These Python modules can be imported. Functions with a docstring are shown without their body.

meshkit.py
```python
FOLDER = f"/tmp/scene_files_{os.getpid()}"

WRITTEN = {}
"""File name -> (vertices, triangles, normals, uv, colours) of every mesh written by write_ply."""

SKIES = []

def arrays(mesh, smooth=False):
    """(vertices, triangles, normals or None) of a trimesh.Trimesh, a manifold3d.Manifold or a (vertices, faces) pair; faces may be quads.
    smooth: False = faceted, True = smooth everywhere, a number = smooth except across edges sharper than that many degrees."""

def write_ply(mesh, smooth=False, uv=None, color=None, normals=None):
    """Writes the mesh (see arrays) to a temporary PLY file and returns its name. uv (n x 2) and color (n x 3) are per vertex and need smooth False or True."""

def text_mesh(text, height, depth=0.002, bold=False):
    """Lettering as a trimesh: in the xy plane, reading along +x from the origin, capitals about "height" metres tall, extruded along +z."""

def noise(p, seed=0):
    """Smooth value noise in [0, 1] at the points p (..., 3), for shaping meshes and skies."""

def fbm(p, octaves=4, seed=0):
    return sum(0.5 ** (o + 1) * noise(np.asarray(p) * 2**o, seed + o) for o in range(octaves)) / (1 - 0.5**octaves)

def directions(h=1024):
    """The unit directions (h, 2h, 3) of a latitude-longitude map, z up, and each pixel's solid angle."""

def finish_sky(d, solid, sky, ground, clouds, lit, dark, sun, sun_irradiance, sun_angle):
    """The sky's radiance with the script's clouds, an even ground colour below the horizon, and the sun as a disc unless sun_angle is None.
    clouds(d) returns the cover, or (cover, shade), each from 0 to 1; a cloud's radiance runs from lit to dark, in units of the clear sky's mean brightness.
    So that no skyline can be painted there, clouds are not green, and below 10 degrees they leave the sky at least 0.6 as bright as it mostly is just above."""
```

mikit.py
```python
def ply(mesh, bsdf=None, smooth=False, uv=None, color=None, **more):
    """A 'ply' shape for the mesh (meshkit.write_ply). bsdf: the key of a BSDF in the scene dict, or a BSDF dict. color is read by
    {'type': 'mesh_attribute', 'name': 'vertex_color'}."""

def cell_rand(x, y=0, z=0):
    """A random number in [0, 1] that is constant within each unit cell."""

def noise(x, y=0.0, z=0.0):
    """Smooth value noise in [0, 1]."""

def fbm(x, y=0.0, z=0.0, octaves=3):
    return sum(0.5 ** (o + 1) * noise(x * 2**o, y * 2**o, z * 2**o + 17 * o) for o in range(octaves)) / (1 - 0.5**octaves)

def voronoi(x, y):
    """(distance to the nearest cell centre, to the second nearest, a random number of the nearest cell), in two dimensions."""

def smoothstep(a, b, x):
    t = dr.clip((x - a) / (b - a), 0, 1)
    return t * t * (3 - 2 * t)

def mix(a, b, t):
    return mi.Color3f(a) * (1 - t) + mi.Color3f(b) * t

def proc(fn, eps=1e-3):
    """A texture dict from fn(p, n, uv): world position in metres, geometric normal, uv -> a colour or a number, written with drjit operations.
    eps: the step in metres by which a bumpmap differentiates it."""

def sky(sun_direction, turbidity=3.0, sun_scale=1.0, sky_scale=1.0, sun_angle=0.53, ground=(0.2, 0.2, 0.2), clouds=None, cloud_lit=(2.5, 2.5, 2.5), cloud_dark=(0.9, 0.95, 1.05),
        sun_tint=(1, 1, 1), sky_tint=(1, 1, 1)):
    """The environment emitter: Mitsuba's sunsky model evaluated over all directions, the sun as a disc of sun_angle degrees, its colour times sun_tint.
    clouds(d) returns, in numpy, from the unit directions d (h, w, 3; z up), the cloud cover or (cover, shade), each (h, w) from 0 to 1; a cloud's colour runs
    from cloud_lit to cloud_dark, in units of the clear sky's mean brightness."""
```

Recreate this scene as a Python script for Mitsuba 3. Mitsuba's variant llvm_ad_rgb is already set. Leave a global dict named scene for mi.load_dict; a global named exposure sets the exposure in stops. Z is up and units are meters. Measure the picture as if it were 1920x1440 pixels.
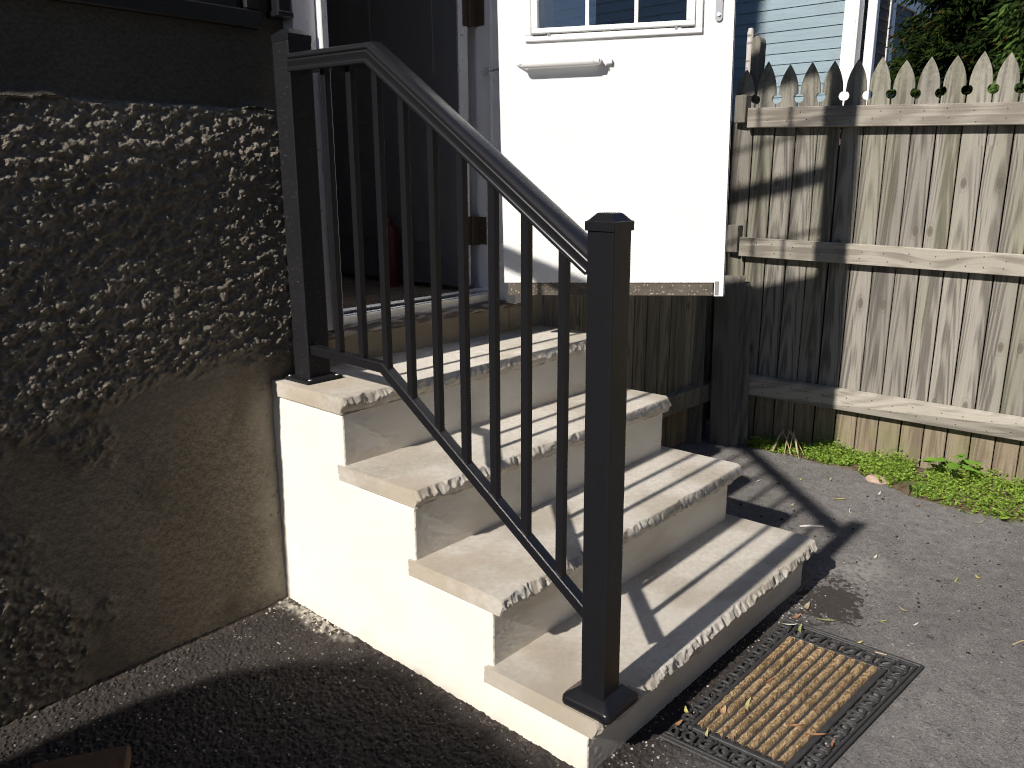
import math, random
import numpy as np, trimesh, mitsuba as mi, drjit as dr, mikit
from shapely.geometry import Polygon, box as sbox
from shapely import affinity
from meshkit import noise as nnoise, fbm as nfbm

T = mi.ScalarTransform4f
scene, labels = {}, {}
rng = np.random.default_rng(7)
random.seed(7)

# ------------------------------------------------------------------ camera, sky, exposure
CAM = np.array([-1.2690, -1.9954, 1.2507])
FWD = np.array([0.72917, 0.63797, -0.24762]); UPV = np.array([0.18836, 0.16076, 0.96885])
RX, RY, RZ = (0.65790, -0.75310, -0.00295), (-0.18836, -0.16076, -0.96885), (0.72917, 0.63797, -0.24762)
scene['camera'] = {'type': 'perspective', 'fov': 63.81, 'fov_axis': 'x', 'near_clip': 0.02, 'far_clip': 2000.0,
                   'to_world': T().look_at(origin=CAM.tolist(), target=(CAM + FWD).tolist(), up=UPV.tolist())}
SUN = (-1.0, -0.017, 0.693)
scene['sky'] = mikit.sky(SUN, turbidity=2.6, sun_scale=1.0, sky_scale=0.5, sky_tint=(0.92, 1.0, 1.20), sun_angle=1.1, ground=(0.12, 0.115, 0.11), sun_tint=(0.84, 0.985, 1.29))
exposure = 2.2
def add(key, d): scene[key] = d

# ------------------------------------------------------------------ helpers
def lab(key, label=None, cat=None, group=None, kind=None):
    d = {}
    if label: d['label'] = label
    if cat: d['category'] = cat
    if group: d['group'] = group
    if kind: d['kind'] = kind
    labels[key] = d
_used = {}
def key(name):
    n = _used.get(name, 0); _used[name] = n + 1
    return name if n == 0 else f'{name}_{n:03d}'
def put(name, mesh, bsdf, smooth=False, **kw):
    k = key(name); scene[k] = mikit.ply(mesh, bsdf, smooth, **kw); return k
def ground_z(x, y):
    x = np.clip(x, -6, 8); y = np.clip(y, -8, 2)
    return -.027 + .024 * y - .009 * x
def bx(x0, x1, y0, y1, z0, z1, ch=0.0):
    """box with chamfered edges"""
    if ch <= 0:
        return trimesh.creation.box(bounds=[[x0, y0, z0], [x1, y1, z1]])
    pts = []
    for i, a in enumerate((x0, x1)):
        for j, b in enumerate((y0, y1)):
            for k, c in enumerate((z0, z1)):
                sx, sy, sz = (1 - 2 * i) * ch, (1 - 2 * j) * ch, (1 - 2 * k) * ch
                pts += [(a, b + sy, c + sz), (a + sx, b, c + sz), (a + sx, b + sy, c)]
    return trimesh.convex.convex_hull(np.array(pts))
def extr(poly, h):
    return trimesh.creation.extrude_polygon(poly, h, engine='earcut')
def cat(ms): return trimesh.util.concatenate(ms)
def xf(m, M):
    m = m.copy(); m.apply_transform(np.array(M, float)); return m
def frame(o, ex, ey, ez):
    M = np.eye(4); M[:3, 0], M[:3, 1], M[:3, 2], M[:3, 3] = ex, ey, ez, o; return M
def tube(pts, r, n=8, sq=(1, 1), cap=True):
    """tube along points; r number or per point; flattened by sq=(side, up)"""
    P = np.asarray(pts, float); N = len(P); r = np.broadcast_to(r, N)
    t = np.gradient(P, axis=0); t /= np.maximum(np.linalg.norm(t, axis=1, keepdims=True), 1e-9)
    up = np.array([0, 0, 1.]); vs = []
    for i in range(N):
        u = up if abs(t[i] @ up) < .95 else np.array([1., 0, 0])
        s = np.cross(t[i], u); s /= np.linalg.norm(s); w = np.cross(s, t[i])
        a = np.arange(n) / n * 2 * np.pi
        vs.append(P[i] + r[i] * (np.cos(a)[:, None] * s * sq[0] + np.sin(a)[:, None] * w * sq[1]))
    V = np.vstack(vs); F = []
    for i in range(N - 1):
        for j in range(n):
            a, b, c, d = i * n + j, i * n + (j + 1) % n, (i + 1) * n + (j + 1) % n, (i + 1) * n + j
            F += [(a, b, c), (a, c, d)]
    if cap:
        V = np.vstack([V, P[0], P[-1]]); c0, c1 = len(V) - 2, len(V) - 1
        for j in range(n):
            F.append((c0, (j + 1) % n, j)); F.append((c1, (N - 1) * n + j, (N - 1) * n + (j + 1) % n))
    m = trimesh.Trimesh(V, F, process=False); m.fix_normals(); return m
def grid_mesh(V):
    """V (a, b, 3) -> two triangles per cell"""
    a, b = V.shape[:2]; i = np.arange(a * b).reshape(a, b)
    q = np.stack([i[:-1, :-1], i[1:, :-1], i[1:, 1:], i[:-1, 1:]], -1).reshape(-1, 4)
    return trimesh.Trimesh(V.reshape(-1, 3), np.vstack([q[:, [0, 1, 2]], q[:, [0, 2, 3]]]), process=False)
def orient(m, d):
    if (m.face_normals * m.area_faces[:, None]).sum(0) @ np.array(d, float) < 0: m.invert()
    return m
def sstep(a, b, x):
    t = np.clip((x - a) / (b - a), 0, 1); return t * t * (3 - 2 * t)

# ------------------------------------------------------------------ materials
def col(fn): return mikit.proc(fn)
def rgb(c): return {'type': 'rgb', 'value': list(c)}
def princ(c, rough=.6, spec=.4, **kw):
    return {'type': 'principled', 'base_color': c if isinstance(c, dict) else rgb(c), 'roughness': rough, 'specular': spec, **kw}
def bump(b, fn, scale, eps=1e-3):
    return {'type': 'bumpmap', 'arbitrary': mikit.proc(fn, eps), 'scale': scale, 'bsdf': b}
def two(b): return {'type': 'twosided', 'bsdf': b}
N, FB, SS, MX = mikit.noise, mikit.fbm, mikit.smoothstep, mikit.mix
C3 = mi.Color3f

def asphalt_col(p, n, uv):
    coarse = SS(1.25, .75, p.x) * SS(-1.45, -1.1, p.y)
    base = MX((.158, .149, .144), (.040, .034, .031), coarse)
    base = base * (.78 + .44 * FB(p.x * 3.1, p.y * 3.1, 3.0)) * (.86 + .28 * N(p.x * 38, p.y * 38, 1.0))
    r = mikit.cell_rand(dr.floor(p.x * 260 + 3 * N(p.x * 60, p.y * 60, 4.)), dr.floor(p.y * 260 + 3 * N(p.x * 60, p.y * 60, 8.)), 2)
    base = base * (.72 + .56 * r)
    base = MX(base, (.34, .32, .29), dr.select(r > .988, mi.Float(.55), mi.Float(0)))
    base = base * dr.select(N(p.x * 120, p.y * 120, 11.0) > .90, mi.Float(.5), mi.Float(1))
    w = .09 * (FB(p.x * 9, p.y * 9, 5.) - .5)
    d1 = dr.sqrt(dr.square((p.x - 1.15) * .62 - .35 * (p.y + 1.21)) + dr.square((p.y + 1.21) * 1.15 + .1 * (p.x - 1.15))) + w
    g = N(p.x * 90, p.y * 90, 6.)
    base = MX(base, (.042, .036, .032), SS(.12, .09, d1 + .10 * (g - .5) + .06 * (N(p.x * 220, p.y * 220, 9.) - .5)) * .9)
    d2 = dr.sqrt(dr.square((p.x - 1.42) * .55) + dr.square(p.y + 1.20)) + w
    base = MX(base, (.29, .27, .245), SS(.17, .03, d2) * SS(.12, .18, d1 + .04 * (g - .5)) * SS(.35, .75, g * .6 + .5 * FB(p.x * 25, p.y * 25, 2.)) * .75)
    d3 = dr.sqrt(dr.square((p.x + .0) * 1.0) + dr.square(dr.maximum(dr.abs(p.y + .13) - .13, 0.)))
    base = MX(base, (.55, .51, .43), SS(.055, .0, d3 + .05 * (g - .5) + .5 * w) * SS(.02, -.01, p.x) * SS(.25, .7, g * .5 + .6 * FB(p.x * 50, p.y * 50, 3.)) * .8)
    d4 = dr.maximum(dr.abs(p.y - .05), 0.)
    return MX(base, (.10, .08, .062), SS(.05, .0, d4 + .03 * (g - .5)) * .5)
def asphalt_h(p, n, uv):
    return N(p.x * 330, p.y * 330, 1.) * .6 + N(p.x * 150, p.y * 150, 5.)
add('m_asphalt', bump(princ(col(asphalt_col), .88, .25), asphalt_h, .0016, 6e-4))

def stucco_col(p, n, uv):
    smooth_top = SS(1.415, 1.425, p.z)
    base = MX((.188, .166, .136), (.088, .081, .066), smooth_top)
    base = base * (.75 + .5 * FB(p.x * 5, 2., p.z * 5)) * (.80 + .4 * N(p.x * 160, 3., p.z * 160)) * (.85 + .3 * N(p.x * 380, 3., p.z * 380))
    low = SS(.78, .55, p.z)
    base = MX(base, C3(.165, .140, .108) * (.7 + .6 * FB(p.x * 7, 4., p.z * 5)), low * .8)
    pale = SS(-.10, .02, p.x + .05 * (N(p.z * 14, 1., 7.) - .5)) * SS(.70, .60, p.z)
    base = base * MX((1., 1., 1.), C3((.72 + .56 * N(p.x * 210, 3., p.z * 210)) * (.8 + .4 * N(p.x * 90, 5., p.z * 90))), low)
    base = MX(base, C3(.10, .085, .065), SS(.56, .74, FB(p.x * 11, 6., p.z * 4.5)) * low * .55)
    return MX(base, (.40, .365, .30), pale * .5)
def stucco_h(p, n, uv):
    r = SS(.5, .75, p.z) * SS(1.43, 1.41, p.z)
    return N(p.x * 420, p.y * 420, p.z * 420) * (1.1 + r) + N(p.x * 190, p.y * 190, p.z * 190) * (.3 + r)
add('m_stucco', bump(princ(col(stucco_col), .95, .15), stucco_h, .0014, 6e-4))

def cream_col(p, n, uv):
    b = C3(.79, .76, .69) * (.93 + .12 * FB(p.x * 9, p.y * 9, p.z * 9))
    dirt = SS(.05, -.06, p.z + .05 * (FB(p.x * 20, p.y * 20, 1.) - .5))
    b = MX(b, (.62, .56, .46), dirt * .5)
    st = SS(.55, .8, FB(p.x * 4 + 3, p.y * 11, p.z * 14)) * SS(.2, .6, -n.y)
    return MX(b, (.60, .53, .42), st * .5)
def cream_h(p, n, uv):
    side = SS(.26, .02, p.x) * SS(.5, .8, -n.y)
    return FB(p.x * 60, p.y * 60, p.z * 110) * (.25 + side * 2.4) + .2 * N(p.x * 260, p.y * 260, p.z * 260)
add('m_cream', bump(princ(col(cream_col), .9, .2), cream_h, .0024, 1e-3))

add('m_cream_shade', princ(col(lambda p, n, uv: MX((.46, .41, .32), (.30, .26, .19), FB(p.x * 12, p.y * 12, p.z * 12))), .9, .2))  # cream stucco darkened in colour to stand for weaker bounce light
def stone_col(p, n, uv):
    f = FB(p.x * 6.5, p.y * 8, p.z * 10); g = FB(p.x * 2.2 + 7, p.y * 3, 1.)
    b = MX((.53, .495, .44), (.40, .36, .30), SS(.42, .66, f * .55 + g * .45))
    b = b * (.9 + .2 * N(p.x * 110, p.y * 110, p.z * 110))
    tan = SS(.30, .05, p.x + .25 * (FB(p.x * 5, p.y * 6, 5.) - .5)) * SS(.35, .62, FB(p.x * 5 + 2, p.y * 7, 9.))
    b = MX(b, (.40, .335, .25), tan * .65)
    edge_ = SS(.5, -.5, n.x + .3) * SS(.55, .8, -n.x)
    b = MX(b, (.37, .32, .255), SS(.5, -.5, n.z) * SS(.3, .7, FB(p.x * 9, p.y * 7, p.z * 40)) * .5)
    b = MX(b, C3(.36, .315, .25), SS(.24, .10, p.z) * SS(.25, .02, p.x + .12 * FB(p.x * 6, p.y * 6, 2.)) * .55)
    rough = SS(.6, -.2, n.z) * SS(.9, .4, -n.x)
    b = MX(b, C3(.56, .53, .48) * (.85 + .3 * N(p.x * 90, p.y * 90, p.z * 90)), rough * .6)
    return b
def stone_h(p, n, uv): return N(p.x * 300, p.y * 300, p.z * 300)
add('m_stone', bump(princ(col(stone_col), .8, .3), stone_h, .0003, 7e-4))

def iron_h(p, n, uv): return N(p.x * 500, p.y * 500, p.z * 500)
add('m_iron', bump(princ((.010, .010, .012), .30, .5), iron_h, .00014, 4e-4))
add('m_rail_iron', princ((.011, .011, .013), .27, .5, clearcoat=.6, clearcoat_gloss=.85))
def iron_dusty(p, n, uv):
    return MX((.013, .013, .015), (.45, .43, .4), dr.select(N(p.x * 420, p.y * 420, p.z * 420) > .93, SS(.2, .7, FB(p.x * 9, p.y * 9, p.z * 9)) * .9, mi.Float(0)))
add('m_iron_dusty', bump(princ(col(iron_dusty), .45, .2), iron_h, .00014, 4e-4))
add('m_white', princ(col(lambda p, n, uv: C3(.80, .80, .79) * (.96 + .06 * FB(p.x * 8, p.y * 8, p.z * 8))), .42, .5))
add('m_trim', princ(col(lambda p, n, uv: C3(.66, .65, .66) * (.86 + .2 * FB(p.x * 14, p.y * 14, p.z * 3)) * dr.select(N(p.x * 160, p.y * 160, p.z * 60) > .9, mi.Float(.6), mi.Float(1))), .5, .4))
add('m_metal', {'type': 'roughconductor', 'material': 'Al', 'alpha': .28})
add('m_plate', princ((.42, .43, .46), .35, .5))
add('m_gasket', princ((.25, .25, .26), .5, .4))
add('m_glass', {'type': 'thindielectric', 'int_ior': 1.52})
add('m_dark_glass', {'type': 'dielectric', 'int_ior': 1.5, 'ext_ior': 1.0})
add('m_black', princ((.012, .012, .012), .5, .4))
add('m_room', two(princ((.42, .42, .44), .8, .3)))
add('m_floor', princ(col(lambda p, n, uv: C3(.26, .19, .13) * (.7 + .6 * N(p.x * 3, p.y * 60, 1.))), .5, .4))
add('m_door_in', princ((.16, .16, .165), .5, .4))
add('m_brass', princ(col(lambda p, n, uv: MX((.085, .058, .035), (.05, .037, .028), FB(p.x * 80, p.y * 80, p.z * 80))), .55, .5, metallic=.3))
add('m_red', princ((.10, .010, .009), .35, .5))
add('m_plaster', princ((.45, .43, .40), .9, .2))
def sweep_col(p, n, uv):
    b = MX((.15, .125, .105), (.075, .067, .055), FB(p.x * 30, p.y * 30, p.z * 40))
    return MX(b, (.62, .55, .42), dr.select(N(p.x * 210, p.y * 210, p.z * 170) > .78, mi.Float(.5), mi.Float(0)))
add('m_sweep', princ(col(sweep_col), .8, .2))
add('m_sill', two(princ(col(lambda p, n, uv: MX((.07, .055, .05), (.34, .29, .26), SS(.45, .66, FB(p.x * 16, p.y * 60, p.z * 60)))), .5, .4)))

# weathered wood: u = across the board (metres), v = along the grain
def wood(across, along, pitch, light, dark, green, seed, lowz=True):
    def fn(p, n, uv):
        u, v = across(p), along(p)
        bid = dr.floor(u / pitch); ul = u - bid * pitch
        r = mikit.cell_rand(bid, seed, 1); r2 = mikit.cell_rand(bid, seed, 2)
        pair = dr.floor(bid * .5) ; vv = v + 3.1 * mikit.cell_rand(pair, seed, 5)
        cell = dr.floor(vv / .46); kr = mikit.cell_rand(pair, cell, seed); kv = (cell + .25 + .5 * mikit.cell_rand(pair, cell, seed + 9)) * .46
        ku = pitch * (.2 + .6 * mikit.cell_rand(bid, cell, seed + 4))
        du, dv = (ul - ku) / .0125, (vv - kv) / .025
        kd = dr.sqrt(du * du + dv * dv)
        bend = dr.exp(-dr.square(dv * .16)) * dr.select(kr > .35, mi.Float(1), mi.Float(0))
        q = (ul - .3 * (ul - ku) * bend) + .010 * N(vv * 2.3, bid, 3.) + .004 * N(vv * 9, bid, 1.)
        arch = dr.square((ul - pitch * (.3 + .4 * r2)) / pitch) * 1.6 + vv * (.5 + .6 * r)
        ring = N(q * 190, vv * 1.6, bid) * .32 + N(q * 52, vv * .7, bid + 7) * .50 + .25 * (.5 + .5 * dr.sin(arch * 34 + 2.2 * N(vv * 3, ul * 30, bid)))
        fine = N(q * 700, vv * 7, bid)
        t = SS(.30, .68, ring) * .68 + .32 * fine
        c = MX(dark, light, t) * (.72 + .50 * r)
        gm = SS(.48, .72, FB(u * 9, v * 1.6, seed * 1.3)) * (.25 + .6 * r2)
        c = MX(c, C3(*green) * (.6 + .6 * t), gm * .55)
        knot = dr.select(kr > .35, SS(1.05, .55, kd), mi.Float(0)); halo = dr.select(kr > .35, SS(2.2, 1.0, kd), mi.Float(0))
        c = c * (1 - .22 * halo * (.5 + .5 * dr.sin(kd * 9)))
        c = MX(c, C3(.13, .112, .085) * (.7 + .5 * (.5 + .5 * dr.sin(kd * 16))), knot * .8)
        if lowz:
            c = MX(c, C3(.235, .18, .12) * (.7 + .5 * t), SS(.24, .10, p.z + .05 * (N(u * 20, 1., 4.) - .5)) * .75)
            c = MX(c, (.20, .21, .095), SS(.22, .0, p.z) * SS(.45, .7, FB(u * 7, v * 5, 8.)) * .55)
            tip = SS(1.5, 1.72, p.z + .12 * (FB(u * 40, v * 30, 2.) - .5))
            c = MX(c, C3(.24, .232, .185) * (.6 + .8 * N(u * 130, v * 110, 2.)), tip * .55)
        return c
    return fn
FU = np.array([.22415, -.97456]);  FO = np.array([2.437, -.130])       # right fence: direction (going outward) and corner
fu = lambda p: (p.x - FO[0]) * FU[0] + (p.y - FO[1]) * FU[1]
LIGHT, DARK, GREEN = (.365, .343, .303), (.122, .110, .096), (.20, .20, .125)
PITCH = .0948
def wood_mat(k, across, along, pitch, seed, lowz=True, light=LIGHT, dark=DARK, hs=.0008):
    f = wood(across, along, pitch, light, dark, GREEN, seed, lowz)
    add(k, bump(princ(col(f), .85, .2), lambda p, n, uv: N(across(p) * 420, along(p) * 5, 1.) + .6 * N(across(p) * 150, along(p) * 2, 4.), hs, 7e-4))
wood_mat('m_fence', lambda p: fu(p) + 50 * PITCH - .0006, lambda p: p.z, PITCH, 3)
wood_mat('m_rail', lambda p: p.z + 10.0, fu, .3, 11, False, (.40, .37, .32), (.20, .178, .15))
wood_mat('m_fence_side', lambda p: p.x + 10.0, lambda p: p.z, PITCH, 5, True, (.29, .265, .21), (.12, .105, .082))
wood_mat('m_plank', lambda p: p.x * .3 - p.y + 10.03, lambda p: p.z, .2, 8, False, (.30, .28, .25), (.17, .155, .135))

def clap_col(p, n, uv):
    b = C3(.245, .325, .365) * (.88 + .2 * FB(p.x * 3, p.y * 1.5, p.z * 6)) * (.93 + .14 * N(p.y * 6, p.z * 120, 3.))
    return MX(b, (.21, .27, .31), SS(.6, .8, FB(p.y * 4, p.z * 7, 2.)) * .5)
add('m_clap', princ(col(clap_col), .6, .35))
add('m_clap_brown', princ(col(lambda p, n, uv: C3(.085, .07, .062) * (.8 + .4 * FB(p.x * 2, p.y * 3, p.z * 9))), .7, .3))
add('m_rubber', bump(princ(col(lambda p, n, uv: C3(.042, .041, .042) * (.7 + .6 * FB(p.x * 40, p.y * 40, 1.)) ), .55, .4), lambda p, n, uv: N(p.x * 420, p.y * 420, p.z * 420), .0005, 5e-4))
def coir_col(p, n, uv):
    a = N(p.x * 330, p.y * 330, 2.); b = N(p.x * 90, p.y * 150, 7.)
    c = MX((.15, .095, .050), (.43, .315, .185), SS(.2, .85, a * .6 + b * .4))
    return c * (.75 + .5 * FB(p.x * 12, p.y * 12, 3.))
add('m_coir', two(bump(princ(col(coir_col), .95, .1), lambda p, n, uv: N(p.x * 420, p.y * 420, 2.) + N(p.x * 180, p.y * 240, 7.), .003, 6e-4)))
def leafmat(c, trans=.5, rough=.6):
    return {'type': 'principledthin', 'base_color': c if isinstance(c, dict) else rgb(c), 'roughness': rough, 'diff_trans': trans, 'spec_trans': 0.0, 'eta': 1.4}
vcol = {'type': 'mesh_attribute', 'name': 'vertex_color'}
add('m_foliage', leafmat(vcol, .7))
add('m_dryleaf', two(princ(vcol, .7, .3)))
add('m_pebble', princ(vcol, .85, .3))
add('m_bark', princ((.12, .09, .07), .9, .2))
add('m_soil', princ(col(lambda p, n, uv: MX((.085, .062, .043), (.17, .125, .085), FB(p.x * 40, p.y * 40, 1.))), .95, .1))
add('m_rock', bump(princ(col(lambda p, n, uv: MX((.52, .41, .34), (.36, .24, .18), FB(p.x * 40, p.y * 40, p.z * 40))), .9, .2), lambda p, n, uv: N(p.x * 200, p.y * 200, p.z * 200), .002))
add('m_brick', bump(princ(col(lambda p, n, uv: MX((.13, .075, .05), (.08, .055, .04), FB(p.x * 60, p.y * 60, p.z * 60))), .9, .2), lambda p, n, uv: N(p.x * 260, p.y * 260, p.z * 260), .001))
add('m_pvc', princ(col(lambda p, n, uv: C3(.56, .52, .50) * (.7 + .5 * FB(p.x * 20, p.y * 20, p.z * 8)) * dr.select(N(p.x * 30, p.y * 30, p.z * 60) > .82, mi.Float(.45), mi.Float(1))), .6, .4))
add('m_render', princ(col(lambda p, n, uv: C3(.33, .31, .28) * (.85 + .3 * FB(p.x, p.y, p.z))), .9, .2))
add('m_roof', princ((.07, .068, .066), .9, .2))

# ------------------------------------------------------------------ ground: one sheet, fine where it is near
def spaced(a, b, fine, lo, hi, split=None, fine0=None):
    mid = np.arange(a, b + fine / 2, fine)
    if split is not None: mid = np.concatenate([np.arange(a, split, fine0), np.arange(split, b, fine)])
    def tail(n, d): return np.cumsum(fine * 1.22 ** np.arange(1, n)) if d else None
    t = tail(60, 1)
    up = b + t[t < hi - b]; dn = (a - t[t < a - lo])[::-1]
    return np.concatenate([[lo], dn, mid, up, [hi]])
gx, gy = spaced(-.90, 2.45, .0050, -120, 160, .12, .0029), spaced(-1.66, .075, .0034, -140, 120)
X, Y = np.meshgrid(gx, gy, indexing='ij')
coarse = sstep(1.25, .75, X) * sstep(-1.5, -1.1, Y)
P3 = np.stack([X, Y, 0 * X], -1)
near = sstep(5.0, 3.0, np.abs(X - .7)) * sstep(4.5, 3., np.abs(Y + .8))
wv = .004 * (nnoise(P3 / .009, 15)[..., None] - .5)
h = coarse * (.0042 * sstep(.1, .9, nnoise((P3 + wv) / .0062, 1)) + .0028 * nnoise((P3 + wv) / .0115, 2) + .004 * nfbm(P3 / .09, 3, 3))
h += (1 - coarse) * (.0016 * nnoise(P3 / .011, 4) + .006 * nfbm(P3 / .16, 3, 6))
edge_lip = sstep(.05, .0, np.abs(X + .012)) * sstep(.12, .03, Y) * sstep(-1.25, -1.05, Y)
h += edge_lip * .012 * nnoise(P3 / .02, 8)
matm = sstep(.0, .03, X - .22) * sstep(.0, .03, .985 - X) * sstep(0, .03, Y + 1.54) * sstep(0, .02, -1.14 - Y)
h *= 1 - .75 * matm
Z = ground_z(X, Y) + h * near
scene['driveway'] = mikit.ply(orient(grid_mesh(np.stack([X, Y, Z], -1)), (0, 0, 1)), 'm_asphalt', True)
lab('driveway', 'rough dark asphalt driveway with tar patches and pale dust at the foot of the steps', kind='structure')

# ------------------------------------------------------------------ front steps
Z1, RISE, RUN, Y1, SLAB, WID = .1121, .19, .2783, -1.1337, .0484, 1.238
SX, SY = -.0113, -.0087
FR = [-1.095, -.816, -.551, -.279]                    # riser faces under tread 1..4
LO = [-.0036, .0011, .0033, .0003]; FO_ = [.0009, -.0024, .0019, -.0004]
poly = [(.095, -.3), (FR[0], -.3)]
for i in range(4):
    z = Z1 + i * RISE - SLAB - .002
    poly += [(FR[i], z)] + ([(FR[i + 1], z)] if i < 3 else [(.095, z)])
pb = np.array(poly)
inner = np.array(Polygon(pb).buffer(-.0045, join_style='mitre').exterior.coords)[:-1]
def match(outer, inn): return np.array([inn[np.argmin(np.abs(inn - o).sum(1))] for o in outer])
inn = match(pb, inner)
loops = []
for x, l in ((.0085, inn), (.0100, match(pb, inner) * .33 + pb * .67), (.0135, pb), (1.193, pb), (1.198, inn)):
    loops.append(np.column_stack([np.full(len(l), x), l]))
V = np.vstack(loops); n = len(pb); F = []
for a in range(len(loops) - 1):
    for j in range(n):
        k = (j + 1) % n
        F += [(a * n + j, a * n + k, (a + 1) * n + k), (a * n + j, (a + 1) * n + k, (a + 1) * n + j)]
cap = extr(Polygon(inn), .01); top2 = cap.triangles
for loop, rev in ((loops[0], False), (loops[-1], True)):
    from shapely import constrained_delaunay_triangles as cdt
    for g in cdt(Polygon(inn)).geoms:
        tri = np.array(g.exterior.coords)[:3]
        idx = [int(np.argmin(np.abs(inn - q).sum(1))) for q in tri]
        base = 0 if not rev else (len(loops) - 1) * n
        F.append(tuple(base + q for q in (idx if rev else idx[::-1])))
m = trimesh.Trimesh(V, F, process=False); m.fix_normals()
put('front_steps__base', m, 'm_cream')
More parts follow.
